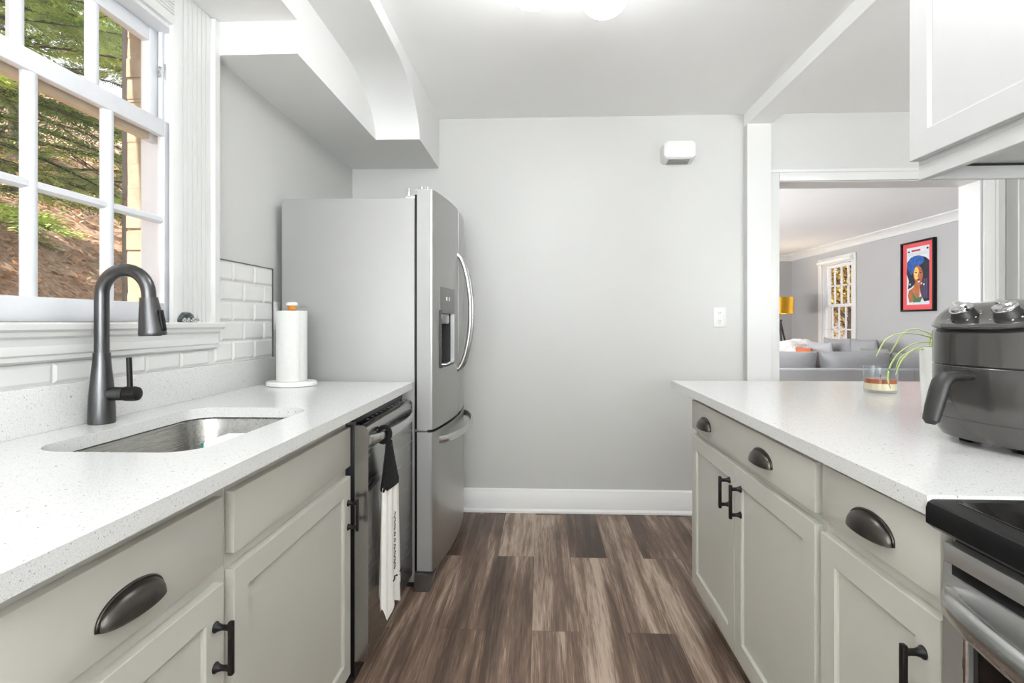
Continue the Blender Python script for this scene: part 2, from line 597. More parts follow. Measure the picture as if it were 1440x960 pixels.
# beam + post between kitchen and dining
struct('trim_3', MB().box(XR, XB, 1.30, YB, 2.362, CZ), M['ceil'], 'painted ceiling beam above the peninsula', 'beam')
struct('trim_4', MB().box(XR, XB, YB - .055, YB, 0, 2.362), M['trim'], 'white post trim at the end of the beam', 'trim')

struct('trim_6', MB().box(XD - .02, XD, 2.90, YB - .004, 0, 2.2, .003).box(XD - .028, XD - .018, 3.22, YB - .006, 0, 2.2, .002), M['trim'], 'white casing on the dining side wall beside the far wall', 'trim')
# doorway casing to the living room
d1 = thing('door_1', 'white cased doorway into the living room', 'doorway', (DX0, YB, 0))
d1['kind'] = 'structure'
mb = MB()
mb.box(XB + .002, DX0, YB - .018, YB, 0, DZ + .066, .003)
mb.box(DX1 + .006, DX1 + .085, YB - .018, YB, 0, DZ + .066, .003)
mb.box(DX0, DX1 + .006, YB - .018, YB, DZ, DZ + .066, .003)
mb.box(DX1 + .068, DX1 + .085, YB - .026, YB, 0, DZ + .07, .003)
mb.box(DX0 - .055, DX1 + .085, YB - .026, YB - .0, DZ + .05, DZ + .07, .003)
mb.build('casing', M['trim'], d1)
MB().box(DX0, DX0 + .004, YB, YW2, 0, DZ).box(DX1 - .004, DX1, YB, YW2, 0, DZ).box(DX0, DX1, YB, YW2, DZ - .004, DZ).build('jamb', M['trim'], d1)

struct('sun_blocker', MB().box(-1.4, 3.0, -4.6, YR - .1, 2.42, 2.52), M['trim'], 'added unseen slab blocking sun from the rear windows', 'sun blocker')  # added slab out of view, keeps the sun out of the rear windows
bbp = [(0, 0), (.026, 0), (.026, .012), (.02, .02), (.016, .024), (.016, .118), (.012, .126), (.012, .134), (.006, .142), (0, .144)]
struct('baseboard_far', MB().prism([(YB - a, b) for a, b in bbp], 'x', -.6, XR), M['base'], 'white baseboard along the far wall', 'baseboard', True)
struct('baseboard_side', MB().prism([(XD - a, b) for a, b in bbp], 'y', YR, YB), M['base'], 'white baseboard along the dining side wall', 'baseboard', True)
struct('baseboard_living', MB().prism([(LXR - a, b) for a, b in bbp], 'y', YW2, LYB).prism([(LYB - a, b) for a, b in bbp], 'x', LXL, LXR), M['trim'], 'white baseboard round the living room', 'baseboard', True)


# ------------------------------------------------------------------ kitchen window
win = thing('window_1', 'white divided-light sash window above the sink', 'window', (XL, 1.32, 1.173))
win['kind'] = 'structure'
mb = MB()   # jamb lining
mb.box(-1.30, XL, WY1 - .012, WY1, WZ0, WZ1).box(-1.30, XL, WY0, WY0 + .012, WZ0, WZ1).box(-1.30, XL, WY0, WY1, WZ1 - .012, WZ1)
mb.box(-1.236, -1.222, WY1 - .022, WY1 - .012, WZ0, WZ1 - .012)
mb.build('jamb', M['sashw'], win)
mb = MB()   # fluted casing
def casing_profile(a, b, t=.018):
    n = 7
    w = (b - a)
    pts = [(a, XL), (a, XL + t * .7), (a + .01, XL + t * .85)]
    for k in range(n):
        c0 = a + .02 + (w - .055) * k / n
        c1 = a + .02 + (w - .055) * (k + 1) / n
        pts += [(c0, XL + t), (c1 - .006, XL + t), (c1 - .004, XL + t - .004), (c1 - .001, XL + t - .004)]
    pts += [(b - .03, XL + t), (b - .028, XL + t + .012), (b, XL + t + .012), (b, XL)]
    return pts
pr = casing_profile(1.654, 1.874)
mb.prism([(x, y) for y, x in pr], 'z', WZ0, 2.25)
prl = [(WY0 + .03 - (y - 1.654), x) for y, x in pr]
mb.prism([(x, y) for y, x in prl], 'z', WZ0, 2.25)
prt = casing_profile(WZ1, 2.25)
mb.prism([(x, z) for z, x in prt], 'y', WY0 + .03, 1.654)
mb.build('casing', M['trim'], win)
MB().prism([(-1.30, 1.150), (-1.30, 1.173), (-1.148, 1.173), (-1.142, 1.168), (-1.142, 1.156), (-1.150, 1.150)], 'y', .76, 1.888).build('stool', M['trim'], win)
ap = [(XL, 1.150), (-1.150, 1.150), (-1.152, 1.140), (-1.160, 1.134), (-1.162, 1.118), (-1.158, 1.112), (-1.158, 1.098), (-1.163, 1.094), (-1.163, 1.084), (-1.172, 1.078), (XL, 1.078)]
MB().prism(ap, 'y', .78, 1.872).build('apron', M['trim'], win)


def sash(name, xi, xo, y0, y1, z0, z1, stile, top, bot, cols, rows, parent, mat, mun=.042, bot_mat=None):
    mb = MB()
    mb.box(xo, xi, y0, y0 + stile, z0, z1, .002)
    mb.box(xo, xi, y1 - stile, y1, z0, z1, .002)
    mb.box(xo, xi, y0 + stile, y1 - stile, z1 - top, z1, .002)
    if bot_mat is None:
        mb.box(xo, xi, y0 + stile, y1 - stile, z0, z0 + bot, .002)
    gy0, gy1, gz0, gz1 = y0 + stile, y1 - stile, z0 + bot, z1 - top
    pw = (gy1 - gy0 - mun * (cols - 1)) / cols
    ph = (gz1 - gz0 - .024 * (rows - 1)) / rows
    xm = xi - (xi - xo) * .12

    def bar_y(c):      # vertical muntin, moulded
        pts = [(xo + .004, c - mun * .5), (xm - .008, c - mun * .5), (xm, c - mun * .28), (xm + .002, c), (xm, c + mun * .28), (xm - .008, c + mun * .5), (xo + .004, c + mun * .5)]
        mb.prism(pts, 'z', gz0 - .001, gz1 + .001)
    for i in range(1, cols):
        bar_y(gy0 + i * pw + (i - .5) * mun)
    for j in range(1, rows):
        c = gz0 + j * ph + (j - .5) * .024
        pts = [(xo + .004, c - .012), (xm - .008, c - .012), (xm, c - .006), (xm, c + .006), (xm - .008, c + .012), (xo + .004, c + .012)]
        mb.prism(pts, 'y', gy0 - .001, gy1 + .001)
    # moulded inner bead
    so = mb.build(name, mat, parent)
    if bot_mat is not None:
        MB().box(xo, xi, y0 + stile, y1 - stile, z0, z0 + bot, .002).build('bottom_rail', bot_mat, so)['label'] = 'tan bottom rail'
    xg = xo + .008
    MB().box(xg - .002, xg + .002, gy0 - .004, gy1 + .004, gz0 - .004, gz1 + .004).build('pane', M['glass'], so)
    return so


sash('lower_sash', -1.200, -1.224, WY0 + .013, WY1 - .013, WZ0 + .001, 1.815, .030, .05, .060, 3, 2, win, M['sashw'], .038)
sash('upper_sash', -1.238, -1.264, WY0 + .013, WY1 - .013, 1.752, WZ1 - .013, .045, .045, .058, 3, 1, win, M['sashw'], .036, M['tan'])
mb = MB().box(-1.236, -1.216, WY1 - .0155, WY1 - .012, 1.955, 2.01, .001)
mb.tube([(-1.226, WY1 - .016, 1.995), (-1.226, WY1 - .030, 1.992), (-1.226, WY1 - .034, 1.975), (-1.226, WY1 - .028, 1.962)], .004, 8)
mb.build('sash_hook', M['chrome'], win)['label'] = 'small metal hook'
mb = MB().box(-1.385, -1.274, 1.790, 1.7955, 1.10, 2.24).box(-1.302, -1.274, WY1, 1.795, 1.10, 2.24, .003).box(-1.302, -1.274, .88, WY0, 1.10, 2.24).box(-1.302, -1.274, WY0, WY1, 2.122, 2.24).box(-1.33, -1.274, WY0, WY1, 1.12, 1.173)
mb.build('outer_casing', M['tan'], win)['label'] = 'tan painted outer casing'
mb = MB().box(-1.462, -1.4415, 1.803, 2.15, 1.05, 2.3)
for k in range(24):
    mb.box(-1.468, -1.460, 1.85, 2.10, 1.12 + k * .047, 1.15 + k * .047)
tag(mb.build('window_shutter', M['shutter']), 'dark brown shutter outside the sink window', 'shutter')

# small glossy ornament on the stool
orn = thing('glass_ornament', 'small glossy dark ornament on the window stool', 'ornament', (-1.166, 1.70, 1.173))
mb = MB()
bmesh.ops.create_icosphere(mb.bm, subdivisions=2, radius=1, matrix=Matrix.Translation((-1.166, 1.705, 1.183)) @ Matrix.Diagonal((.016, .042, .024, 1)))
for v in mb.bm.verts:
    v.co += Vector((random.uniform(-.002, .002), random.uniform(-.003, .003), random.uniform(-.002, .003)))
    v.co.z = max(v.co.z, 1.1735)
mb.build('shell', M['darkglass'], orn, smooth=False)
mb = MB()
for sy in (-.03, -.01, .012, .033):
    bmesh.ops.create_icosphere(mb.bm, subdivisions=1, radius=1, matrix=Matrix.Translation((-1.150, 1.705 + sy, 1.181)) @ Matrix.Diagonal((.007, .010, .0075, 1)))
mb.build('foot', M['chrome'], orn, smooth=False)

# ------------------------------------------------------------------ tile backsplash with bevelled tiles
def tiles(mb, y0, y1, z0, z1, yoff):
    tw, thh, g = .152, .0757, .002
    row = 0
    z = z1
    while z > z0 + .004:
        a = max(z - thh, z0)
        y = y1 + (tw / 2 if row % 2 else 0) - yoff
        while y > y0:
            b0, b1 = max(y - tw, y0), min(y, y1)
            if b1 - b0 > .012 and z - a > .012:
                e = min(.010, (b1 - b0) * .3, (z - a) * .3)
                x0, x1, x2 = XL + .002, XL + .006, XL + .0105
                A = [(x0, b0 + g, a + g), (x0, b1 - g, a + g), (x0, b1 - g, z - g), (x0, b0 + g, z - g)]
                B = [(x1, p[1], p[2]) for p in A]
                C = [(x2, b0 + e, a + e), (x2, b1 - e, a + e), (x2, b1 - e, z - e), (x2, b0 + e, z - e)]
                mb.rings([A, B, C])
            y -= tw
        z -= thh
        row += 1


bs = thing('tile_backsplash', 'white glossy subway tile backsplash beside and below the sink window', 'backsplash', (XL, 1.9, 1.02))
mb = MB()
tiles(mb, 1.876, 2.292, 1.0225, 1.405, 0.0)
tiles(mb, .3, 1.876, 1.0225, 1.077, .03)
mb.build('tile', M['tile'], bs, smooth=False)
MB().box(XL + .0004, XL + .005, 1.876, 2.292, 1.022, 1.405).box(XL + .0004, XL + .005, .3, 1.876, 1.022, 1.077).build('grout', M['grout'], bs)
MB().box(XL, XL + .011, 2.292, 2.2945, 1.022, 1.407).box(XL, XL + .011, 1.876, 2.2945, 1.405, 1.4075).build('edge_trim', M['steel_dark'], bs)

# ------------------------------------------------------------------ countertops
CT = 0.914


def slab(outer, holes, z0, z1):
    mb = MB()
    bm = mb.bm
    loops = []
    for pts in [outer] + holes:
        vs = [bm.verts.new((x, y, z1)) for x, y in pts]
        for i in range(len(vs)): bm.edges.new((vs[i], vs[(i + 1) % len(vs)]))
        loops.append(vs)
    bmesh.ops.triangle_fill(bm, use_beauty=True, use_dissolve=False, edges=bm.edges[:])
    top = bm.faces[:]
    r = bmesh.ops.extrude_face_region(bm, geom=top)
    for v in [g for g in r['geom'] if isinstance(g, bmesh.types.BMVert)]: v.co.z = z0
    return mb


SX0, SX1, SY0, SY1 = -1.047, -.690, 1.030, 1.588
hole = rrect(SX0, SX1, SY0, SY1, .075, 10)
ct = thing('countertop', 'white speckled quartz countertop cut out around the sink', 'countertop', (-.87, 1.4, .885))
slab([(XL, .50), (-.556, .50), (-.556, 2.294), (XL, 2.294)], [hole[::-1]], .884, CT).build('slab', M['quartz'], ct)
MB().box(XL, XL + .02, .50, 2.298, CT, 1.022, .0015).build('upstand', M['quartz'], ct)

pc = thing('peninsula_countertop', 'white speckled quartz peninsula countertop under the air fryer', 'countertop', (1.1, 1.7, .885))
slab([(.577, .823), (XR, .823), (XR, 1.30), (1.95, 1.30), (1.95, 2.40), (.577, 2.40)], [], .884, CT).build('slab', M['quartz'], pc)

# ------------------------------------------------------------------ sink
sk = thing('kitchen_sink', 'stainless steel undermount sink set in the speckled countertop', 'sink', (-.87, 1.31, .70))
mb = MB()
def sloop(g, r, z): return [(x, y, z) for x, y in rrect(SX0 - g, SX1 + g, SY0 - g, SY1 + g, r, 10)]
mb.rings([sloop(.03, .1, .8835), sloop(.006, .08, .8835), sloop(.004, .08, .876), sloop(-.004, .08, .74), sloop(-.014, .075, .712), sloop(-.04, .06, .702), sloop(-.12, .03, .698), sloop(-.15, .012, .697)], cap=False)
bm = mb.bm
bm.verts.ensure_lookup_table()
bm.faces.new(bm.verts[-44:])
mb.rings([sloop(.03, .1, .8830), sloop(.008, .08, .876), sloop(.002, .08, .735), sloop(-.012, .07, .706), sloop(-.12, .03, .692)], cap=False)
mb.build('basin', M['sink'], sk, fixn=False)
MB().lathe([(.045, .698), (.045, .701), (.036, .7015), (.034, .699), (.01, .6985)], (-.87, 1.31, 0)).build('drain', M['chrome'], sk)

sp = thing('sponge', 'white sponge with teal scrub pad tucked in the sink', 'sponge', (-.735, 1.25, .85))
MB().box(-.778, -.708, 1.195, 1.295, .84, .899, .006).build('foam', M['sponge'], sp)
MB().box(-.79, -.778, 1.205, 1.298, .84, .893, .003).build('scrub_pad', M['teal'], sp)

# ------------------------------------------------------------------ faucet
FX, FY = -1.128, 1.325
fa = thing('kitchen_faucet', 'dark gooseneck pull-down faucet behind the sink', 'faucet', (FX, FY, CT))
MB().lathe([(.029, CT), (.030, CT + .004), (.0293, CT + .03), (.0278, CT + .07), (.0245, CT + .11), (.021, CT + .145), (.0192, CT + .17), (.0188, CT + .181)], (FX, FY, 0), 36).build('body', M['faucet'], fa)
path = [(FX, FY, CT + .181), (FX, FY, 1.17), (FX, FY, 1.22), (FX, FY, 1.245)]
ra = .062
for k in range(1, 17):
    a = PI * k / 16 * 0.985
    path.append((FX + ra - ra * math.cos(a), FY, 1.245 + ra * math.sin(a)))
path.append((path[-1][0] + .001, FY, 1.232))
mb = MB().tube(path, .0165, 24, up=(0, 1, 0))
mb.build('neck', M['faucet'], fa)
hx = path[-1][0] - .001
tiltp = [(0, .238), (.020, .236), (.0205, .232), (.026, .19), (.0305, .150), (.0315, .142), (.030, .139), (.026, .139), (.024, .141), (0.003, .141)]
mb = MB()
rs = []
for r, h in tiltp[1:-1]:
    zz = 1.0 + h
    sh = (0.238 - h) * .12
    rs.append([(hx + sh + r * math.cos(2 * PI * i / 32), FY + r * math.sin(2 * PI * i / 32), zz + r * math.cos(2 * PI * i / 32) * .06) for i in range(32)])
mb.rings(rs)
sh_ = mb.build('spray_head', M['faucet'], fa)
MB().box(hx + .030, hx + .040, FY - .008, FY + .008, 1.150, 1.205, .003, mat=Matrix.Translation((hx + .035, FY, 1.178)) @ Matrix.Rotation(-.17, 4, 'Y') @ Matrix.Translation((-hx - .035, -FY, -1.178))).build('spray_button', M['black'], sh_)
MB().lathe([(.019, 1.1385), (.019, 1.142)], (hx + .012, FY, 0), 24).build('spray_nozzle', M['black'], sh_)
mb = MB().lathe([(.0175, .015), (.0175, .062)], (FX, FY, .990), 28, 'x')
mb.build('valve_hub', M['faucet'], fa)
lv = MB().lathe([(.0185, .064), (.0190, .068), (.0190, .088), (.017, .096), (.010, .099)], (FX, FY, .990), 28, 'x').build('lever_cap', M['blackm'], fa)
MB().cyl((FX + .075, FY, 1.005), (FX + .072, FY, 1.083), .0065, .0065, 16).build('lever', M['blackm'], lv)

# ------------------------------------------------------------------ paper towel on a stand
TX, TY = -1.023, 2.15
pt = thing('paper_towel_holder', 'white oval paper towel stand with orange topped rod beside the fridge', 'paper towel holder', (TX, TY, CT))
MB().lathe([(.094, CT), (.100, CT + .003), (.101, CT + .014), (.097, CT + .019), (.07, CT + .020)], (TX, TY, 0), 48, sy=.82).build('base', M['marble'], pt)
MB().cyl((TX, TY, CT + .02), (TX, TY, 1.232), .009).build('rod', M['orange'], pt)
kb = MB().lathe([(.014, 1.222), (.016, 1.226), (.017, 1.238), (.019, 1.241)], (TX, TY, 0), 24).build('knob', M['orange'], pt)
kb['label'] = 'orange knob'
MB().lathe([(.020, 1.241), (.0225, 1.244), (.022, 1.252), (.016, 1.256), (.006, 1.2565)], (TX, TY, 0), 24).build('knob_cap', M['white'], kb)['label'] = 'white cap'
rl = MB().lathe([(.022, CT + .0205), (.0585, CT + .0205), (.0595, CT + .024), (.0595, 1.217), (.058, 1.2195), (.022, 1.2195), (.0215, 1.19), (.0215, CT + .05)], (TX, TY, 0), 48, cap=False)
rl.box(TX + .035, TX + .05, TY - .045, TY - .0435, CT + .022, 1.218)
tag(rl.build('paper_towel_roll', M['paper']), 'white paper towel roll standing on its holder', 'paper towels')


# ------------------------------------------------------------------ cabinet parts
def shaker(xf, side, y0, y1, z0, z1, fw=.058, th=.019):
    """shaker door on plane x=xf; side=+1 faces +X, -1 faces -X. One mesh with a recessed panel."""
    mb = MB()
    xb = xf - side * th
    a, b = min(xf, xb), max(xf, xb)
    def lp(x, i): return [(x, y0 + i, z0 + i), (x, y1 - i, z0 + i), (x, y1 - i, z1 - i), (x, y0 + i, z1 - i)]
    xc = xf - side * .001
    mb.rings([lp(xb, 0), lp(xc, 0), lp(xf, .001), lp(xf, fw - .0045), lp(xf - side * .0035, fw), lp(xb, fw)], loop=True)
    xp = xf - side * .008
    a, b = min(xp, xb), max(xp, xb)
    g = .0006
    mb.box(a, b, y0 + fw + g, y1 - fw - g, z0 + fw + g, z1 - fw - g)
    xq = xb + side * .003
    mb.box(min(xb, xq), max(xb, xq), y0 + fw - .002, y1 - fw + .002, z0 + fw - .002, z1 - fw + .002)
    return mb


def cup_pull(xf, side, yc, zc, parent, L=.126, H=.037, D=.026):
    mb = MB()
    n, m = 22, 9
    for (k, off) in ((1.0, 0), (.90, .0)):
        rs = []
        for j in range(m + 1):
            ph = PI / 2 * j / m             # 0 at the opening's front lip -> 90 deg at the wall top
            ring = []
            for i in range(n + 1):
                t = PI * i / n
                c = math.cos(t)
                s_ = max(math.sin(t), 0.02) ** .8
                ring.append((xf + side * (.001 + D * k * s_ * math.cos(ph)), yc + L / 2 * k * c, zc - H * .45 + H * k * s_ * math.sin(ph)))
            rs.append(ring)
        mb.rings(rs, cap=False, closed=False)
    # flange on the face
    rim = []
    for i in range(n + 1):
        t = PI * i / n
        rim.append((xf + side * .002, yc + (L / 2 + .001) * math.cos(t), zc - H * .45 + (H + .001) * max(math.sin(t), 0) ** .8))
    mb.tube(rim, .0028, 8, up=(1, 0, 0))
    lip = [(xf + side * (.001 + D * .96 * max(math.sin(PI * i / n), .02) ** .8), yc + L / 2 * .98 * math.cos(PI * i / n), zc - H * .45) for i in range(n + 1)]
    mb.tube(lip, .0016, 6)
    return mb.build('cup_pull', M['bronze'], parent, fixn=False)


def bar_handle(xf, side, yc, z0, z1, parent):
    mb = MB()
    st = .030
    for z in (z0 + .012, z1 - .012):
        prof = [(.0105, 0), (.0105, .002), (.0075, .006), (.0055, .013), (.0055, .022), (.0065, .028)]
        rs = [[(xf + side * h, yc + r * math.cos(2 * PI * i / 16), z + r * math.sin(2 * PI * i / 16)) for i in range(16)] for r, h in prof]
        mb.rings(rs)
    xa, xb = xf + side * (st - .004), xf + side * (st + .005)
    mb.box(min(xa, xb), max(xa, xb), yc - .0055, yc + .0055, z0, z1, .002)
    return mb.build('bar_handle', M['blackm'], parent)


def base_body(x_front, x_back, y0, y1, top, parent, side, zb=.10, kick=.06):
    mb = MB()
    a, b = min(x_front, x_back), max(x_front, x_back)
    f0, f1 = (x_front - .02, x_front) if side > 0 else (x_front, x_front + .02)
    mb.box(f0, f1, y0, y1, zb, top, .001, 1)
    a, b = (a, f0) if side > 0 else (f1, b)
    mb.box(a, b, y0, y0 + .016, zb, top).box(a, b, y1 - .016, y1, zb, top).box(a, b, y0 + .016, y1 - .016, zb, zb + .016)
    xw = x_back + side * .012
    mb.box(min(x_back, xw), max(x_back, xw), y0 + .016, y1 - .016, zb + .016, top)
    mb.build('carcass', M['cab'], parent)
    xk = x_front - side * kick
    a, b = min(xk, x_back), max(xk, x_back)
    MB().box(a, b, y0 + .002, y1 - .002, 0, zb).build('toe_kick', M['kick'], parent)


# left run
LF = -.612
c1 = thing('base_cabinet', 'grey base cabinet with cup-pull drawer beside the blank-fronted sink cabinet', 'cabinet', (-.9, .77, 0), 'grey base cabinets')
base_body(LF - .020, XL + .002, .505, 1.036, .8835, c1, 1, .04)
dr = MB().box(LF - .019, LF, .535, 1.003, .705, .838, .0015).build('drawer_front', M['cab'], c1)
cup_pull(LF, 1, .772, .762, dr)
dd = shaker(LF, 1, .535, 1.005, .045, .672).build('door', M['cab'], c1)
bar_handle(LF, 1, .978, .512, .612, dd)
c2 = thing('base_cabinet', 'grey sink cabinet with blank drawer front, next to the dishwasher', 'cabinet', (-.9, 1.37, 0), 'grey base cabinets')
base_body(LF - .020, XL + .002, 1.0365, 1.70, .8835, c2, 1, .04)
# the sink bowl hangs inside: carcass stays a shell in front of it
MB().box(LF - .019, LF, 1.040, 1.690, .712, .836, .0015).build('false_drawer_front', M['cab'], c2)
dd = shaker(LF, 1, 1.040, 1.690, .045, .680).build('door', M['cab'], c2)
bar_handle(LF, 1, 1.667, .512, .612, dd)

# peninsula run
RF = .603
c3 = thing('base_cabinet', 'wide grey peninsula cabinet with two doors and two cup pulls on one drawer', 'cabinet', (.9, 1.67, 0), 'grey base cabinets')
base_body(RF + .020, 1.20, 1.1865, 2.165, .8835, c3, -1)
dr = MB().box(RF, RF + .019, 1.203, 2.160, .752, .864, .0015).build('drawer_front', M['cab'], c3)
cup_pull(RF, -1, 1.482, .805, dr)
cup_pull(RF, -1, 1.985, .800, dr)
dd = shaker(RF, -1, 1.203, 1.692, .142, .728).build('door', M['cab'], c3)
bar_handle(RF, -1, 1.640, .578, .680, dd)
dd = shaker(RF, -1, 1.696, 2.160, .142, .728).build('door', M['cab'], c3)
bar_handle(RF, -1, 1.735, .578, .680, dd)
c4 = thing('base_cabinet', 'narrow grey cabinet with one cup pull between stove and peninsula cabinet', 'cabinet', (.9, 1.0, 0), 'grey base cabinets')
base_body(RF + .020, 1.20, .823, 1.186, .8835, c4, -1)
dr = MB().box(RF, RF + .019, .832, 1.172, .752, .868, .0015).build('drawer_front', M['cab'], c4)
cup_pull(RF, -1, 1.000, .805, dr)
dd = shaker(RF, -1, .832, 1.178, .142, .722).build('door', M['cab'], c4)
bar_handle(RF, -1, .868, .560, .664, dd)

# upper cabinet
uc = thing('wall_cabinet', 'white shaker wall cabinet hanging above the peninsula end', 'cabinet', (1.05, 1.0, 1.53))
MB().box(.892, XR, .62, 1.300, 1.542, 2.4395, .001, 1).build('carcass', M['cabw'], uc)
shaker(.870, -1, .63, 1.298, 1.552, 2.42, .062, .020).build('door', M['cabw'], uc)
MB().box(.892, .910, .62, 1.300, 1.508, 1.542, .001, 1).box(.910, XR, 1.284, 1.300, 1.508, 1.542, .001, 1).build('light_rail', M['cabw'], uc)
MB().box(.912, XR - .01, 1.2800, 1.2838, 1.537, 1.5415).build('shadow_strip', M['slot'], uc)  # dark strip painted in for the shade line behind the rail

# ------------------------------------------------------------------ dishwasher
DF = -.560
dw = thing('dishwasher', 'dark stainless dishwasher between the sink cabinet and the fridge', 'dishwasher', (-.85, 2.0, 0))
MB().box(-1.14, DF - .045, 1.706, 2.300, .02, .872, .002).build('tub', M['black'], dw)
MB().box(-1.14, DF - .05, 1.708, 2.298, 0, .075).build('toe_kick', M['kick'], dw)
dprof = [(DF - .062, .072), (DF - .004, .072), (DF, .078), (DF, .818), (DF - .006, .832), (DF - .018, .838), (DF - .062, .838)]
door = MB().prism(dprof, 'y', 1.708, 2.298).build('door', M['steel_dw'], dw)
MB().box(DF - .05, DF - .018, 1.73, 2.28, .8385, .8415, .001).build('control_strip', M['blackg'], door)
for k in range(9):
    MB().box(DF - .038, DF - .030, 1.80 + k * .05, 1.815 + k * .05, .8416, .8420).build('button', M['grille'], door)
for k in range(4):
    MB().box(DF, DF + .0006, 1.80 + k * .022, 1.808 + k * .022, .804, .807).build('indicator_light', M['white'], door)
hp = []
for k in range(25):
    t = k / 24
    y = 1.728 + t * .545
    bow = .044 * (math.sin(PI * t) ** .55 if 0 < t < 1 else 0)
    hp.append((DF - .002 + bow, y, .786))
MB().tube(hp, .007, 14, .0165).build('door_handle', M['steel_h'], door)
MB().box(-.64, -.60, 1.7005, 1.7065, .842, .850).build('mount_clip', M['steel_dark'], dw)

# hanging towel
HX = DF + .031
tw = thing('hanging_towel', 'white towel with black crocheted top hanging on the dishwasher handle', 'towel', (HX, 1.86, .5))
mb = MB()
ty = 1.815
loop = [(HX - .012 + .022 * math.cos(a), ty + .004 * math.sin(a), .787 + .026 * math.sin(a)) for a in [2 * PI * k / 20 for k in range(20)]]
rs = []
for k, p in enumerate(loop):
    a = 2 * PI * k / 20
    nrm = Vector((math.cos(a), 0, math.sin(a)))
    rs.append([Vector(p) + nrm * .007 * math.cos(b) + Vector((0, 1, 0)) * .013 * math.sin(b) for b in [2 * PI * i / 10 for i in range(10)]])
mb.rings(rs, loop=True)
rs = []
for k in range(15):
    t = k / 14
    z = .768 - t * .155
    w = .012 + .072 * t ** 1.1
    d = .010 + .012 * t
    ring = []
    for i in range(36):
        a = 2 * PI * i / 36
        q = 1 + .05 * math.sin(i * 2.3 + k * 1.9)
        ring.append((HX + .006 + d * math.cos(a) * q, ty + .012 * t + w * math.sin(a) * q, z + (random.uniform(-.006, .006) if k == 14 else 0)))
    rs.append(ring)
mb.rings(rs)
mb.build('crochet_top', M['yarn'], tw)
MB().lathe([(.007, .0), (.009, .002), (.006, .005)], (HX + .012, ty, .752), 14, 'x').build('button', M['darkp'], tw)
rs = []
for k in range(20):
    t = k / 19
    z = .622 - t * .388
    w = .080 + .012 * t
    ring = []
    n = 96
    for i in range(n):
        a = 2 * PI * i / n
        fold = 1 + (.26 + .15 * t) * math.sin(9 * a + .6 * math.sin(3 * t)) * (.55 + .45 * math.cos(2 * a))
        d = (.017 + .006 * t) * fold
        zz = z - (.035 * math.sin(a * 1.0 + 2.4) + .018 * math.sin(5 * a)) * t ** 3
        ring.append((HX + .006 + d * math.cos(a), ty + .014 + w * math.sin(a) * (1 + .03 * math.sin(6 * a)), zz))
    rs.append(ring)
cl = MB().rings(rs).build('towel_cloth', M['towel'], tw, angle=80)
# black stitched script and a stripe on the front fold
mb = MB()
for seg in range(9):
    z = .53 - seg * .022
    pp = [(HX + .0325 + .001 * math.sin(q), ty - .022 + .008 * math.sin(q * 2.2 + seg), z - q * .0035) for q in range(6)]
    mb.tube(pp, .0016, 6)
mb.build('script_print', M['black'], cl)
mb = MB().tube([(HX + .031 + .004 * math.sin(9 * k), ty - .035 + k * .012, .300 + .006 * math.sin(k * .8)) for k in range(9)], .0022, 6)
mb.build('stripe', M['black'], cl)

# ------------------------------------------------------------------ fridge
FY0, FY1 = 2.322, 3.232
fr = thing('refrigerator', 'stainless french door refrigerator with water dispenser against the far wall', 'refrigerator', (-.85, 2.78, 0))
MB().box(-1.152, -.556, FY0, FY1, .03, 1.720, .004).build('case', M['fridge_side'], fr)
MB().box(-1.10, -.50, FY0 + .01, FY1 - .01, .006, .075, .003).build('base_grille', M['darkp'], fr)


def fx(y):
    return -.474 + .044 * (1 - ((y - 2.777) / .455) ** 2)


def door_poly(y0, y1, r0=False, r1=False, n=12):
    pts = []
    for k in range(n + 1):
        y = y0 + (y1 - y0) * k / n
        pts.append([fx(y), y])
    if r0:
        pts = [[fx(y0) - .010, y0], [fx(y0) - .003, y0 + .003]] + pts[1:]
    if r1:
        pts = pts[:-1] + [[fx(y1) - .003, y1 - .003], [fx(y1) - .010, y1]]
    return pts + [[-.545, y1], [-.545, y0]]


ZD0, ZD1 = .702, 1.755
DY0, DY1, DZ0, DZ1 = 2.405, 2.650, .965, 1.335
yr = [FY0, DY0, DY1, 2.772]
mb = MB()
mb.prism(door_poly(FY0, 2.772, True, True, 16), 'z', ZD0, DZ0)
mb.prism(door_poly(FY0, 2.772, True, True, 16), 'z', DZ1, ZD1)
mb.prism(door_poly(FY0, DY0, True, False, 4), 'z', DZ0, DZ1)
mb.prism(door_poly(DY1, 2.772, False, True, 4), 'z', DZ0, DZ1)
da = mb.build('door', M['steel'], fr)
db = MB().prism(door_poly(2.782, FY1, True, True, 16), 'z', ZD0, ZD1).build('door', M['steel'], fr)
MB().prism([(-.556, FY0 + .006), (-.545, FY0 + .006), (-.545, FY1 - .006), (-.556, FY1 - .006)], 'z', .08, 1.735).build('gasket', M['black'], fr)
MB().box(-.5445, fx(FY0) - .010, FY0 - .0008, FY0, ZD0, ZD1).build('door_glare_plate', M['fridge_side'], da)  # added grey plate, darkens the overlit steel side of the door
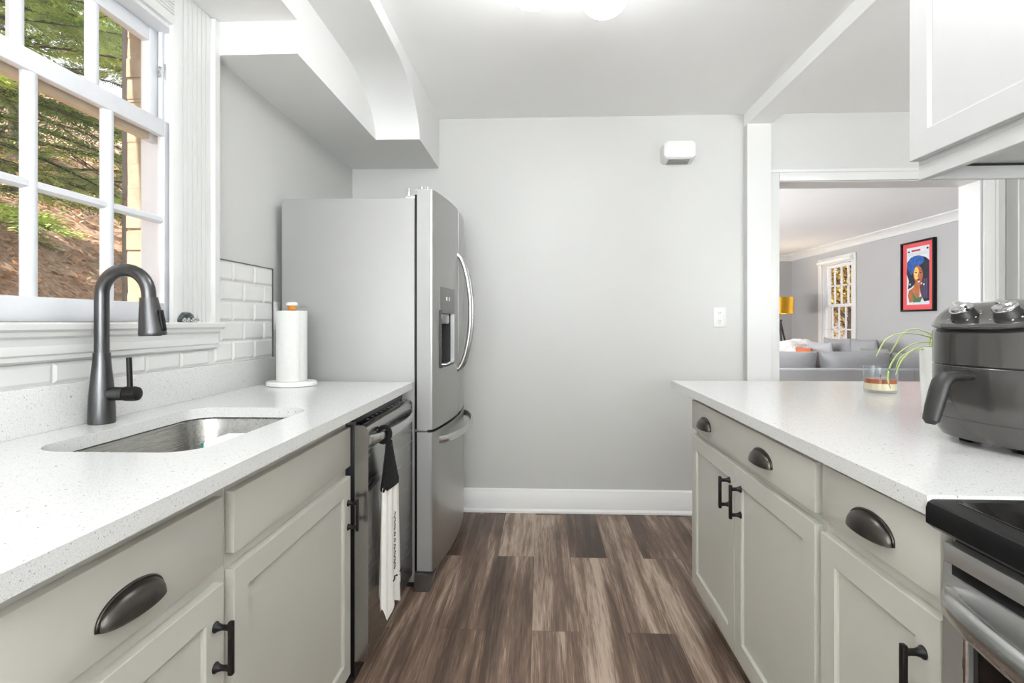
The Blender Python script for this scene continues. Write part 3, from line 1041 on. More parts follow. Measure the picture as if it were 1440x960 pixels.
# dispenser in the door
mb = MB().box(-.543, -.535, DY0, DY1, DZ0, DZ1).box(-.535, -.44 - .012, DY0, DY0 + .006, DZ0, 1.23).box(-.535, -.452, DY1 - .006, DY1, DZ0, 1.23)
mb.box(-.535, -.4515, DY0 + .006, DY1 - .006, DZ0, DZ0 + .012)
ds = mb.build('dispenser_recess', M['darkp'], da)
MB().prism([(fx(DY0) + .001, DY0), (fx(2.53) + .002, 2.53), (fx(DY1) + .001, DY1), (-.53, DY1), (-.53, DY0)], 'z', 1.215, DZ1).build('dispenser_panel', M['steel_dark'], da)
for yy in (2.50, 2.54):
    MB().box(fx(yy) - .002, fx(yy) + .0035, yy - .007, yy + .007, 1.275, 1.292).build('dispenser_button', M['white'], da)
MB().box(-.50, -.452, 2.44, 2.61, 1.165, 1.216, .008).build('dispenser_spout', M['steel_dark'], da)
MB().box(-.53, fx(2.53) + .012, DY0 + .006, DY1 - .006, DZ0 + .012, DZ0 + .020, .002).build('drip_tray', M['chrome'], da)
# freezer drawer
fz = MB().prism(door_poly(FY0, FY1, True, True, 28), 'z', .080, .690).build('freezer_drawer', M['steel'], fr)
MB().box(-.5445, fx(FY0) - .010, FY0 - .0008, FY0, .080, .690).build('drawer_glare_plate', M['fridge_side'], fz)  # matching added plate, mutes the glare on the freezer drawer side
for (yy, par) in ((2.735, da), (2.818, db)):
    hp = []
    for k in range(29):
        t = k / 28
        z = .925 + t * .60
        bow = .072 * (math.sin(PI * t) ** .55 if 0 < t < 1 else 0)
        hp.append((fx(yy) - .006 + bow, yy, z))
    MB().tube(hp, .0115, 14, .010, up=(0, 1, 0)).build('door_handle', M['steel_h'], par)
hp = []
for k in range(33):
    t = k / 32
    y = 2.40 + t * .755
    bow = .062 * (math.sin(PI * t) ** .45 if 0 < t < 1 else 0)
    hp.append((fx(y) - .006 + bow, y, .640))
MB().tube(hp, .009, 14, .017).build('drawer_handle', M['steel_h'], fz)
mb = MB().box(-.60, -.52, FY0 + .012, FY0 + .06, 1.7205, 1.734, .002)
mb.cyl((-.530, FY0 + .03, 1.734), (-.530, FY0 + .03, 1.775), .007).cyl((-.505, FY0 + .03, 1.752), (-.505, FY0 + .03, 1.775), .006).box(-.555, -.495, FY0 + .018, FY0 + .042, 1.7555, 1.7635, .002)
mb.box(-.590, -.580, FY0 + .01, FY0 + .03, 1.73, 1.765, .002)
mb.build('hinge', M['chrome'], fr)
MB().box(-.560, -.50, FY0 + .002, FY0 + .05, .6905, .7015, .002).build('mid_hinge', M['steel_dark'], fr)
ft = [(-.552, .002), (-.487, .002), (-.470, .066), (-.512, .078), (-.552, .076)]
MB().prism(ft, 'y', FY0 - .024, FY0 + .07).build('foot_cover', M['steel_dark'], fr)

# ------------------------------------------------------------------ range
rg = thing('stove', 'black glass-top stove with stainless oven door at the end of the counter', 'stove', (.9, .43, 0))
RY0, RY1 = .055, .8185
MB().box(.625, XR - .002, RY0, RY1, .02, .870, .003).build('body', M['steel_dark'], rg)
mb = MB()
# cooktop with a thick rounded black front rim
cp = [(.572, .876), (.572, .898), (.575, .906), (.582, .910), (XR - .002, .910), (XR - .002, .868), (.60, .868), (.582, .868)]
mb.prism(cp, 'y', RY0, RY1)
ck = mb.build('cooktop', M['black'], rg)
MB().box(.604, XR - .03, RY0 + .02, RY1 - .020, .9095, .9120, .001).build('glass_top', M['blackg'], ck)
for (bx, by, br) in ((.765, .64, .115), (.765, .235, .09), (1.03, .64, .085), (1.03, .235, .11)):
    mb = MB()
    for r_ in (br, br * .62):
        mb.rings([[(bx + rr * math.cos(2 * PI * i / 56), by + rr * math.sin(2 * PI * i / 56), zz) for i in range(56)] for rr, zz in ((r_, .9121), (r_, .9126), (r_ - .003, .9126), (r_ - .003, .9121))], cap=False, loop=True)
    mb.build('burner_ring', M['grille'], ck)
MB().box(.612, .63, RY0 + .004, RY1 - .004, .845, .868).build('vent_gap', M['black'], rg)
# oven door with two vent slots cut out along the top
OD = .594
mb = MB()
ys = RY1 - .004
mb.box(OD, OD + .04, RY0 + .004, ys, .822, .850, .003)
mb.box(OD, OD + .04, ys - .012, ys, .806, .822)
mb.box(OD, OD + .04, RY0 + .004, ys - .155, .806, .822)
mb.box(OD, OD + .04, RY0 + .004, ys, .735, .806)
mb.box(OD, OD + .04, ys - .048, ys, .20, .735).box(OD, OD + .04, RY0 + .004, ys - .70, .20, .735)
mb.box(OD, OD + .04, ys - .70, ys - .048, .20, .26)
od = mb.build('oven_door', M['steel_o'], rg, angle=30)
MB().box(OD + .004, OD + .03, ys - .155, ys - .0115, .8055, .8225).build('vent_slot', M['black'], od)
MB().box(OD + .006, OD + .012, ys - .702, ys - .046, .258, .737).build('oven_window', M['blackg'], od)
wf = MB()
wf.tube([(OD - .001, ys - .044, .21), (OD - .001, ys - .044, .728), (OD - .001, ys - .046, .735), (OD - .001, ys - .053, .738), (OD - .001, ys - .70, .738)], .004, 8)
wf.build('window_trim', M['chrome'], od)
hp = []
for k in range(33):
    t = k / 32
    y = ys - .010 - t * .735
    bow = .055 * (math.sin(PI * t) ** .5 if 0 < t < 1 else 0)
    hp.append((OD + .006 - bow, y, .770))
MB().tube(hp, .013, 16, .0215).build('oven_handle', M['steel_h'], od)
MB().box(OD + .004, OD + .04, RY0 + .004, ys, .04, .192, .004).build('storage_drawer', M['steel_o'], rg)
MB().box(.66, 1.2, RY0 + .02, RY1 - .02, 0, .04).build('plinth', M['kick'], rg)

# ------------------------------------------------------------------ ceiling lamp with glowing globes
CLX, CLY = .085, 1.70
cl_ = thing('ceiling_lamp', 'ceiling lamp with glowing round white globes', 'ceiling lamp', (CLX, CLY, CZ))
MB().lathe([(.07, CZ - .0005), (.07, CZ - .016), (.062, CZ - .022), (.02, CZ - .026), (.016, CZ - .06)], (CLX, CLY, 0), 36).build('canopy', M['chrome'], cl_)
GZ = 2.295
for gx, gy in ((-.028, 1.765), (.213, 1.815), (.075, 1.555)):
    arm = MB().tube([(CLX, CLY, CZ - .05), ((CLX + gx) / 2, (CLY + gy) / 2, CZ - .05), (gx, gy, CZ - .055), (gx, gy, GZ + .072)], .008, 12).build('arm', M['chrome'], cl_)
    MB().sphere((gx, gy, GZ), .083 if gx < .1 else .088, 32, 20, (1, 1, .98)).build('globe', M['globe'], arm)

# ------------------------------------------------------------------ wall fittings
dc = thing('door_chime', 'white door chime box with grilled underside high on the far wall', 'door chime', (.83, YB, 2.13))
pp = rrect(.729, .922, 2.138, 2.252, .026, 6)
def ch(q, fx_, fz_, y): return [(.8255 + (x - .8255) * fx_, y, 2.252 + (z - 2.252) * fz_) for x, z in pp]
MB().rings([ch(0, 1, 1, YB), ch(0, 1, .97, YB - .05), ch(0, .985, .90, YB - .085), ch(0, .96, .86, YB - .093), ch(0, .88, .82, YB - .097)]).build('cover', M['white'], dc)
GB = [(YB - .004, 2.1375), (YB - .05, 2.1405), (YB - .082, 2.149)]
gr = MB().prism([(YB - .012, 2.1365), (YB - .05, 2.1400), (YB - .080, 2.1470), (YB - .080, 2.150), (YB - .012, 2.142)], 'x', .762, .890).build('grille', M['grille'], dc)
gm = MB()
for a_ in range(13):
    for b_ in range(4):
        yy = YB - .020 - b_ * .016
        zz = 2.1363 + (.0035 * b_ / 3 + .002 * (b_ > 1) + .0025 * (b_ > 2))
        gm.box(.766 + a_ * .0095, .772 + a_ * .0095, yy - .008, yy, zz - .0008, zz + .003)
gm.build('grille_hole', M['steel_dark'], gr)


def outlet_far(x0, x1, z0, z1):
    o = thing('wall_outlet', 'white double outlet on the far wall above the peninsula end', 'outlet', ((x0 + x1) / 2, YB, z0))
    MB().box(x0, x1, YB - .006, YB, z0, z1, .002).build('plate', M['white'], o)
    xc = (x0 + x1) / 2
    for zc in (z0 + .035, z1 - .035):
        r = MB().lathe([(.0165, -.0085), (.017, -.006), (.017, -.004)], (xc, YB, zc), 24, 'y').build('receptacle', M['white'], o)
        MB().box(xc - .007, xc - .005, YB - .0092, YB - .0082, zc - .001, zc + .008).box(xc + .005, xc + .007, YB - .0092, YB - .0082, zc - .001, zc + .008).box(xc - .002, xc + .002, YB - .0092, YB - .0082, zc - .011, zc - .007).build('slot', M['slot'], r)


outlet_far(1.050, 1.126, 1.143, 1.263)
o2 = thing('wall_outlet', 'white outlet plate behind the paper towels next to the fridge', 'outlet', (XL, 2.33, 1.14))
MB().box(XL, XL + .006, 2.302, 2.372, 1.141, 1.264, .002).build('plate', M['white'], o2)
MB().box(XL + .006, XL + .009, 2.317, 2.347, 1.165, 1.240, .001).build('receptacle', M['white'], o2)

# ------------------------------------------------------------------ air fryer (built at the origin, front = -X, then placed)
af = thing('air_fryer', 'grey air fryer with two chrome dials on the peninsula countertop', 'air fryer', (0, 0, 0))


def sup(a, b, z, n=56, e=2.9, f=None):
    out = []
    for i in range(n):
        t = 2 * PI * i / n
        c, s_ = math.cos(t), math.sin(t)
        x = a * math.copysign(abs(c) ** (2 / e), c)
        y = b * math.copysign(abs(s_) ** (2 / e), s_)
        out.append((x, y, z if f is None else f(x, z)))
    return out


A_, B_ = .135, .140
MB().rings([sup(A_ * .80, B_ * .80, .012), sup(A_ * .90, B_ * .90, .016), sup(A_ * .955, B_ * .955, .030), sup(A_ * .985, B_ * .985, .057)]).build('base', M['fryer'], af)
MB().rings([sup(A_ * .982, B_ * .982, .0575), sup(A_ * .99, B_ * .99, .0595), sup(A_, B_, .10), sup(A_ * 1.004, B_ * 1.004, .166), sup(A_ * .995, B_ * .995, .1675)]).build('drawer', M['fryer'], af)
MB().rings([sup(A_ * .975, B_ * .975, .056), sup(A_ * .975, B_ * .975, .171)]).build('seam', M['black'], af)
tl = lambda x, z: z + (x + A_) * .20
MB().rings([sup(A_ * .995, B_ * .995, .1695), sup(A_ * 1.004, B_ * 1.004, .171), sup(A_ * .998, B_ * .998, .236, f=tl), sup(A_ * .98, B_ * .98, .238, f=tl)]).build('shell', M['fryer'], af)
MB().rings([sup(A_ * .955, B_ * .955, .236, f=tl), sup(A_ * .955, B_ * .955, .244, f=tl)]).build('lid_gap', M['black'], af)
def top(x, h):
    q = min(1, max(0, (x + A_ * .97) / .115))
    return h + (x + A_) * .09 + .035 * q * q * (3 - 2 * q) if h > .25 else tl(x, h)
lid = MB().rings([sup(A_ * .985, B_ * .985, .243, f=tl), sup(A_ * 1.01, B_ * 1.01, .246, f=tl), sup(A_ * 1.012, B_ * 1.012, .2495, f=tl)]
                 + [sup(A_ * k, B_ * k, h, f=top) for k, h in ((1.0, .2505), (.985, .2535), (.95, .2555), (.9, .2562), (.8, .257), (.7, .2575), (.58, .258), (.45, .2585), (.3, .259), (.15, .259), (.02, .259))]).build('lid', M['fryer_lid'], af, angle=50)
KXX = -A_ + .045
rot_t = Matrix.Rotation(-math.atan((top(KXX + .01, .257) - top(KXX - .01, .257)) / .02), 4, 'Y')
for ky in (-.047, .047):
    base = Matrix.Translation((KXX, ky, top(KXX, .2565))) @ rot_t
    mb = MB().lathe([(.024, -.004), (.024, .006), (.021, .012), (.0205, .017)], (0, 0, 0), 32)
    bmesh.ops.transform(mb.bm, matrix=base, verts=mb.bm.verts)
    kn = mb.build('dial', M['darkp'], lid)
    mb = MB().lathe([(.0205, .016), (.0215, .020), (.020, .025), (.012, .027)], (0, 0, 0), 32).box(-.021, .021, -.0065, .0065, .022, .034, .003)
    bmesh.ops.transform(mb.bm, matrix=base @ Matrix.Rotation(1.1, 4, 'Z'), verts=mb.bm.verts)
    mb.build('dial_cap', M['chrome'], kn)
    mb = MB()
    for q in range(9):
        a = math.radians(-130 + q * 32)
        mb.box(.029 * math.cos(a) - .0016, .029 * math.cos(a) + .0016, .029 * math.sin(a) - .001, .029 * math.sin(a) + .001, .0005, .0022)
    bmesh.ops.transform(mb.bm, matrix=base, verts=mb.bm.verts)
    mb.build('dial_mark', M['white'], kn)
# handle: goes out from the drawer front, then slants down
hpts = [(-A_ + .004, 0, .150), (-A_ - .030, 0, .151), (-A_ - .046, 0, .148), (-A_ - .056, 0, .136), (-A_ - .062, 0, .118), (-A_ - .072, 0, .085), (-A_ - .079, 0, .060), (-A_ - .080, 0, .052)]
MB().tube(hpts, [.021, .021, .021, .021, .021, .020, .018, .010], 20, [.011, .011, .0115, .012, .0125, .0125, .011, .006], up=(-.5, 0, .85)).build('drawer_handle', M['darkp'], af)
for sx in (-1, 1):
    for sy in (-1, 1):
        MB().box(sx * .062 - .014, sx * .062 + .014, sy * .062 - .014, sy * .062 + .014, 0, .0125, .002).build('foot', M['black'], af)
af.location = (1.005, 1.150, CT)
af.rotation_euler = (0, 0, math.radians(8))

# ------------------------------------------------------------------ candle in a glass
KX, KY = 1.250, 2.02
cn = thing('candle', 'layered amber and cream candle in a clear glass on the peninsula', 'candle', (KX, KY, CT))
MB().lathe([(.046, CT + .0005), (.051, CT + .003), (.0535, CT + .012), (.0545, 1.010), (.0535, 1.011), (.0525, 1.009), (.0515, CT + .012), (.044, CT + .008)], (KX, KY, 0), 48).build('glass', M['cupglass'], cn)
MB().lathe([(.043, CT + .0085), (.0500, CT + .0125), (.0508, CT + .036)], (KX, KY, 0), 48).build('wax', M['wax'], cn)
MB().lathe([(.0509, CT + .0362), (.0512, CT + .052), (.030, CT + .0525)], (KX, KY, 0), 48).build('amber_layer', M['amber'], cn)
MB().cyl((KX, KY, CT + .05), (KX + .002, KY, CT + .066), .0015).build('wick', M['black'], cn)

# ------------------------------------------------------------------ spider plant
PX, PY = 1.132, 1.53
pl = thing('spider_plant', 'spider plant with arching striped leaves in a white pot behind the air fryer', 'potted plant', (PX, PY, CT))
MB().lathe([(.055, CT), (.060, CT + .004), (.0645, CT + .08), (.067, CT + .185), (.066, CT + .190), (.061, CT + .190), (.0595, CT + .165), (.02, CT + .162)], (PX, PY, 0), 40).build('pot', M['whitep'], pl)
MB().lathe([(.0598, CT + .160), (.058, CT + .168), (.02, CT + .172)], (PX, PY, 0), 32).build('soil', M['soil'], pl)


def blade(pts, w, parent):
    P = [Vector(p) for p in pts]
    # Catmull-Rom resample
    Q = []
    for i in range(len(P) - 1):
        p0, p1, p2, p3 = P[max(i - 1, 0)], P[i], P[i + 1], P[min(i + 2, len(P) - 1)]
        for k in range(6):
            t = k / 6
            Q.append(.5 * ((2 * p1) + (-p0 + p2) * t + (2 * p0 - 5 * p1 + 4 * p2 - p3) * t * t + (-p0 + 3 * p1 - 3 * p2 + p3) * t ** 3))
    Q.append(P[-1])
    n = len(Q)
    ws = [max(.0012, w * math.sin(PI * min(1, (.25 + .75 * (1 - i / (n - 1))))) ** .6 if i < n - 1 else .0008) for i in range(n)]
    ws = [w * (0.55 + .45 * min(1, 3 * i / n)) * (1 - (i / n) ** 5) + .0006 for i in range(n)]
    b = MB().tube(Q, ws, 8, [x * .22 for x in ws])
    lf = b.build('leaf', M['plant'], parent)
    MB().tube([q + Vector((0, -.0006, .0005)) for q in Q], [x * .45 for x in ws], 6, [x * .30 for x in ws]).build('stripe', M['plantc'], lf)


pz = CT + .165
visible = [
    [(PX, PY, pz), (1.075, 1.50, 1.125), (1.00, 1.50, 1.143), (.945, 1.50, 1.128), (.917, 1.50, 1.080)],
    [(PX, PY, pz), (1.09, 1.49, 1.112), (1.03, 1.50, 1.117), (.985, 1.50, 1.095), (.957, 1.50, 1.060), (.948, 1.50, 1.020), (.955, 1.50, .992)],
    [(PX, PY - .01, pz), (1.085, 1.47, 1.105), (1.02, 1.48, 1.106), (.975, 1.48, 1.075), (.955, 1.48, 1.03)],
    [(PX, PY + .01, pz), (1.09, 1.53, 1.098), (1.045, 1.54, 1.095), (1.01, 1.54, 1.075), (.995, 1.54, 1.045)],
   ]
for v in visible: blade(v, .0046, pl)
for a, ln in ((20, .16), (70, .17), (120, .15), (160, .14), (-30, .15), (45, .2)):
    d = Vector((math.cos(math.radians(a)), math.sin(math.radians(a)), 0))
    c = Vector((PX, PY, pz))
    blade([c, c + d * ln * .3 + Vector((0, 0, .06)), c + d * ln * .7 + Vector((0, 0, .07)), c + d * ln + Vector((0, 0, .0))], .0046, pl)

# ------------------------------------------------------------------ living room: window, poster, lamp, sofas
w2 = thing('window_2', 'white sash window with rolled blind in the living room wall', 'window', (LXR, 8.76, .62))
w2['kind'] = 'structure'
y0, y1, z0, z1 = LW
mb = MB().box(LXR - .02, LXR, y0 - .11, y0, z0 - .02, z1 + .10, .004).box(LXR - .02, LXR, y1, y1 + .11, z0 - .02, z1 + .10, .004).box(LXR - .02, LXR, y0, y1, z1, z1 + .10, .004)
mb.box(LXR - .05, LXR, y0 - .13, y1 + .13, z0 - .05, z0 - .02, .004)
mb.build('casing', M['trim'], w2)
MB().box(LXR, LXR + .14, y0, y0 + .015, z0, z1).box(LXR, LXR + .14, y1 - .015, y1, z0, z1).box(LXR, LXR + .14, y0, y1, z1 - .015, z1).box(LXR, LXR + .14, y0, y1, z0 - .02, z0 + .01).build('jamb', M['trim'], w2)
sash('lower_sash', LXR + .055, LXR + .025, y0 + .016, y1 - .016, z0 + .01, 1.46, .05, .04, .07, 4, 2, w2, M['sashw'], .024)
sash('upper_sash', LXR + .095, LXR + .062, y0 + .016, y1 - .016, 1.43, z1 - .016, .05, .05, .04, 4, 2, w2, M['sashw'], .024)
MB().cyl((LXR - .045, y0 - .05, z1 + .03), (LXR - .045, y1 + .05, z1 + .03), .028).box(LXR - .06, LXR - .021, y0 - .06, y0 - .05, z1 - .005, z1 + .07).box(LXR - .06, LXR - .021, y1 + .05, y1 + .06, z1 - .005, z1 + .07).build('roller_blind', M['white'], w2)

# framed portrait print
po = thing('framed_portrait', 'black framed portrait of a woman in a blue headwrap with red mat', 'picture', (LXR, 6.885, 1.31))
PY0, PY1, PZ0, PZ1 = 6.59, 7.18, 1.310, 2.195
mb = MB()
fw = .022
for a in ((PY0, PY0 + fw, PZ0, PZ1), (PY1 - fw, PY1, PZ0, PZ1), (PY0 + fw, PY1 - fw, PZ0, PZ0 + fw), (PY0 + fw, PY1 - fw, PZ1 - fw, PZ1)):
    mb.box(LXR - .045, LXR - .001, *a, .002)
mb.build('frame', M['black'], po)
MB().box(LXR - .022, LXR - .004, PY0 + fw, PY1 - fw, PZ0 + fw, PZ1 - fw).build('mat_board', M['matred'], po)
QY0, QY1, QZ0, QZ1 = PY0 + .095, PY1 - .095, PZ0 + .085, PZ1 - .075
prn = MB().box(LXR - .024, LXR - .021, QY0, QY1, QZ0, QZ1).build('print', M['print'], po)


def flat(name, pts, layer, mat):
    """pts in print space: u 0..1 from the viewer's left (large Y) to right, v 0..1 upward"""
    x = LXR - .0242 - layer * .0007
    poly = [(QY1 - u * (QY1 - QY0), QZ0 + v * (QZ1 - QZ0)) for u, v in pts]
    MB().prism(poly, 'x', x - .0006, x).build(name, mat, prn)


def ell(cu, cv, ru, rv, n=28, rot=0):
    out = []
    for i in range(n):
        a = 2 * PI * i / n
        x, y = ru * math.cos(a), rv * math.sin(a)
        out.append((cu + x * math.cos(rot) - y * math.sin(rot), cv + x * math.sin(rot) + y * math.cos(rot)))
    return out


flat('painted_hair', [(.0, .55), (.02, .75), (.2, .83), (.55, .85), (.85, .80), (1.0, .74), (1.0, .06), (.78, .05), (.62, .2), (.58, .42), (.2, .30), (.05, .28), (.1, .42)], 0, M['navy'])
flat('painted_headwrap', [(.08, .60), (.04, .72), (.12, .80), (.30, .845), (.55, .85), (.75, .81), (.80, .74), (.66, .69), (.48, .665), (.34, .62), (.28, .55), (.20, .52)], 1, M['blue'])
flat('painted_neck', [(.40, .40), (.66, .40), (.60, .28), (.58, .15), (.52, .06), (.12, .04), (.06, .16), (.10, .25), (.30, .30)], 1, M['skin'])
flat('painted_top', [(.30, .04), (.62, .04), (.70, .14), (.60, .13), (.45, .11), (.30, .20), (.24, .24), (.22, .22), (.30, .12)], 2, M['green'])
flat('painted_face', ell(.52, .52, .215, .150, 32, -.15), 2, M['skin'])
flat('painted_face_light', ell(.45, .54, .11, .105, 28, -.2), 3, M['skinl'])
flat('painted_eye', ell(.43, .555, .05, .012), 4, M['navy'])
flat('painted_eye', ell(.64, .545, .05, .012), 4, M['navy'])
flat('painted_brow', [(.36, .585), (.43, .60), (.50, .588), (.43, .594)], 4, M['navy'])
flat('painted_brow', [(.58, .580), (.65, .590), (.72, .575), (.65, .583)], 4, M['navy'])
flat('painted_nose', [(.53, .57), (.56, .50), (.60, .485), (.54, .475), (.48, .485), (.52, .50)], 4, M['skin'])
flat('painted_lips', ell(.55, .43, .075, .018), 4, M['lips'])
flat('painted_highlight', ell(.56, .395, .05, .014), 4, M['print'])
for cu, cv in ((.16, .36), (.68, .36), (.78, .34)):
    flat('painted_earring', ell(cu, cv, .035, .016), 4, M['print'])
for q in range(6):
    flat('painted_braid', [(.66 + q * .05, .10), (.68 + q * .05, .10), (.70 + q * .045, .44), (.685 + q * .045, .44)], 2, M['blue'] if q % 2 else M['skin'])
flat('printed_masthead', [(.22, .925), (.62, .925), (.62, .955), (.22, .955)], 1, M['redink'])
flat('printed_emblem', [(.04, .92), (.17, .92), (.12, .955), (.10, .94), (.06, .95)], 1, M['navy'])
flat('printed_dot', ell(.93, .95, .045, .018), 1, M['navy'])
for q in range(4):
    flat('printed_line', [(.05, .895 - q * .012), (.93, .895 - q * .012), (.93, .899 - q * .012), (.05, .899 - q * .012)], 1, M['grille'])

# tripod floor lamp
LX, LY = 3.96, 9.05
fl = thing('floor_lamp', 'black tripod floor lamp with gold drum shade in the living room', 'floor lamp', (LX, LY, 0))
mb = MB()
R_ = .225
mb.rings([[(LX + r * math.cos(2 * PI * i / 48), LY + r * math.sin(2 * PI * i / 48), z) for i in range(48)] for r, z in ((R_, 1.318), (R_, 1.588), (R_ - .004, 1.588), (R_ - .004, 1.318))], cap=False, loop=True)
sh = mb.build('shade', M['gold'], fl)
MB().sphere((LX, LY, 1.45), .045).build('bulb', M['bulb'], fl)
MB().cyl((LX, LY, 1.18), (LX, LY, 1.41), .012).lathe([(.045, 1.19), (.045, 1.215), (.02, 1.23)], (LX, LY, 0)).build('stem', M['lampwood'], fl)
for a in (20, 140, 262):
    d = Vector((math.cos(math.radians(a)), math.sin(math.radians(a)), 0))
    MB().cyl(Vector((LX, LY, 1.21)) + d * .02, Vector((LX, LY, 0.0)) + d * .36, .016, .013).build('leg', M['lampwood'], fl)


CG = {'back_cushion': 'loose back cushions of the grey sofas', 'throw_pillow': 'throw pillows on the wall sofa'}


def cushion(name, c, size, mat, label, cat, rot=(0, 0, 0), group=None, puff=1.0, seed=0):
    """a soft pillow: an inflated rounded slab"""
    rnd = random.Random(seed)
    mb = MB()
    sx, sy, sz = size
    n = 14
    bmesh.ops.create_cube(mb.bm, size=2)
    bmesh.ops.subdivide_edges(mb.bm, edges=mb.bm.edges[:], cuts=7, use_grid_fill=True)
    for v in mb.bm.verts:
        x, y, z = v.co
        # thin axis is x
        k = (1 - abs(y) ** 3.2) * (1 - abs(z) ** 3.2)
        th = .22 + .78 * max(0, k) ** .5 * puff
        yy = y * (1 - .05 * (1 - abs(z)) * abs(y)) * (1 - .06 * abs(x))
        zz = z * (1 - .05 * (1 - abs(y)) * abs(z)) * (1 - .06 * abs(x))
        if rot != 'none':
            zz += .03 * math.sin(3 * y + seed)
        v.co = Vector((x * th * sx, yy * sy, zz * sz))
    R = Matrix.Rotation(rot[2], 4, 'Z') @ Matrix.Rotation(rot[1], 4, 'Y') @ Matrix.Rotation(rot[0], 4, 'X')
    bmesh.ops.transform(mb.bm, matrix=Matrix.Translation(c) @ R, verts=mb.bm.verts)
    o = mb.build(name, mat, None, angle=70)
    return tag(o, label, cat, group or CG[name])


SY = 6.02
sf = thing('sofa', 'long grey sofa with its back to the kitchen doorway', 'sofa', (3.4, 6.4, 0))
MB().box(2.15, 4.68, SY, SY + .17, .09, .657, .02, 3).build('backrest', M['sofa'], sf)
MB().box(2.15, 4.68, SY + .172, SY + .95, .09, .30, .02, 3).build('base', M['sofa'], sf)
MB().box(2.15, 2.32, SY + .172, SY + .93, .30, .60, .03, 3).build('arm', M['sofa'], sf)
MB().box(2.325, 3.12, SY + .175, SY + .95, .302, .45, .04, 3).build('seat_cushion', M['sofa'], sf)
MB().box(3.125, 3.92, SY + .175, SY + .95, .302, .45, .04, 3).build('seat_cushion', M['sofa'], sf)
MB().box(3.925, 4.68, SY + .175, SY + .95, .302, .45, .04, 3).build('seat_cushion', M['sofa'], sf)
for x in (2.22, 4.6):
    for y in (SY + .06, SY + .87):
        MB().cyl((x, y, 0), (x, y, .09), .02, .028).build('leg', M['lampwood'], sf)
MB().box(4.085, 4.091, SY - .002, SY + .002, .12, .652).build('seam', M['sofad'], sf)
QZ = PI / 2
cushion('back_cushion', (2.80, SY + .315, .640), (.13, .405, .20), M['sofa'], 'wide grey back cushion at the doorway end of the sofa', 'cushion', (0, 0, QZ), seed=1)
cushion('back_cushion', (3.625, SY + .315, .640), (.13, .405, .20), M['sofa'], 'wide grey back cushion in the middle of the sofa, behind the candle', 'cushion', (0, 0, QZ), seed=2)
cushion('back_cushion', (4.36, SY + .315, .635), (.13, .315, .19), M['sofa'], 'grey back cushion of the sofa partly hidden by the white plant pot', 'cushion', (0, 0, QZ), seed=3)
s2 = thing('sofa', 'grey sofa along the wall under the framed portrait', 'sofa', (4.25, 7.9, 0))
MB().box(4.50, 4.70, 7.02, 8.62, .09, .70, .02, 3).build('backrest', M['sofa'], s2)
MB().box(3.80, 4.498, 7.02, 8.62, .09, .30, .02, 3).build('base', M['sofa'], s2)
MB().box(3.80, 4.498, 7.03, 7.81, .302, .45, .04, 3).build('seat_cushion', M['sofa'], s2)
MB().box(3.80, 4.498, 7.82, 8.44, .302, .45, .04, 3).build('seat_cushion', M['sofa'], s2)
MB().box(3.80, 4.498, 8.45, 8.62, .30, .64, .03, 3).build('arm', M['sofa'], s2)
for x in (3.87, 4.64):
    for y in (7.1, 8.54):
        MB().cyl((x, y, 0), (x, y, .09), .02, .028).build('leg', M['lampwood'], s2)
cushion('back_cushion', (4.40, 8.05, .70), (.12, .36, .24), M['sofad'], 'dark grey cushion propped under the living room window', 'cushion', (0, -.15, 0), seed=4)
cushion('back_cushion', (4.40, 7.40, .70), (.11, .27, .24), M['sofad'], 'grey cushion on the wall sofa below the portrait', 'cushion', (0, -.15, 0), seed=5)
cushion('throw_pillow', (4.10, 7.98, .67), (.08, .22, .22), M['sofa'], 'pale grey throw pillow leaning beside the rust pillow', 'pillow', (0, -.2, .3), seed=6)
cushion('throw_pillow', (3.88, 8.00, .63), (.07, .17, .18), M['rust'], 'rust orange throw pillow next to the white throw', 'pillow', (0, -.2, .2), seed=7)
cushion('throw_pillow', (4.16, 7.12, .62), (.07, .16, .17), M['rust'], 'rust orange throw pillow behind the spider plant leaves', 'pillow', (0, -.2, .2), seed=8)
cushion('throw_pillow', (4.30, 7.02, .64), (.08, .22, .20), M['sofag'], 'grey green throw pillow beyond the spider plant', 'pillow', (0, -.2, .2), seed=9)
# white throw heaped over the arm of the wall sofa
mb = MB()
bmesh.ops.create_icosphere(mb.bm, subdivisions=4, radius=1)
for v in mb.bm.verts:
    p = v.co.copy()
    k = 1 + .10 * math.sin(7 * p.x + 3 * p.y) + .08 * math.sin(11 * p.y + 5 * p.z) + random.uniform(-.05, .05)
    v.co = Vector((3.98 + p.x * .36 * k, 8.50 + p.y * .20 * k, max(.643, .73 + p.z * .17 * k)))
tag(mb.build('throw_blanket', M['throw'], None, angle=120), 'white fluffy throw heaped on the wall sofa arm near the lamp', 'blanket')

# rear windows, unseen, added to go with the fill lamps
for q, (a, b) in enumerate(RW):
    w = thing('window_%d' % (3 + q), 'white framed window added out of view behind the camera', 'window', ((a + b) / 2, YR, .65))
    w['kind'] = 'structure'
    mb = MB().box(a, a + .05, YR - .09, YR - .03, .65, 2.25).box(b - .05, b, YR - .09, YR - .03, .65, 2.25).box(a, b, YR - .09, YR - .03, .65, .70).box(a, b, YR - .09, YR - .03, 2.20, 2.25).box((a + b) / 2 - .02, (a + b) / 2 + .02, YR - .08, YR - .04, .7, 2.2)
    mb.build('frame', M['trim'], w)
    MB().box(a + .04, b - .04, YR - .062, YR - .058, .69, 2.21).build('pane', M['glass'], w)

# ------------------------------------------------------------------ outdoors
def hz(x, y):
    d = max(0, (-x - 4.0)) 
    return -.5 + .60 * d + .15 * math.sin(x * .9 + y * .5) * min(1, d / 3) + .10 * math.sin(y * 1.7 + x * 2.1) * min(1, d / 3)


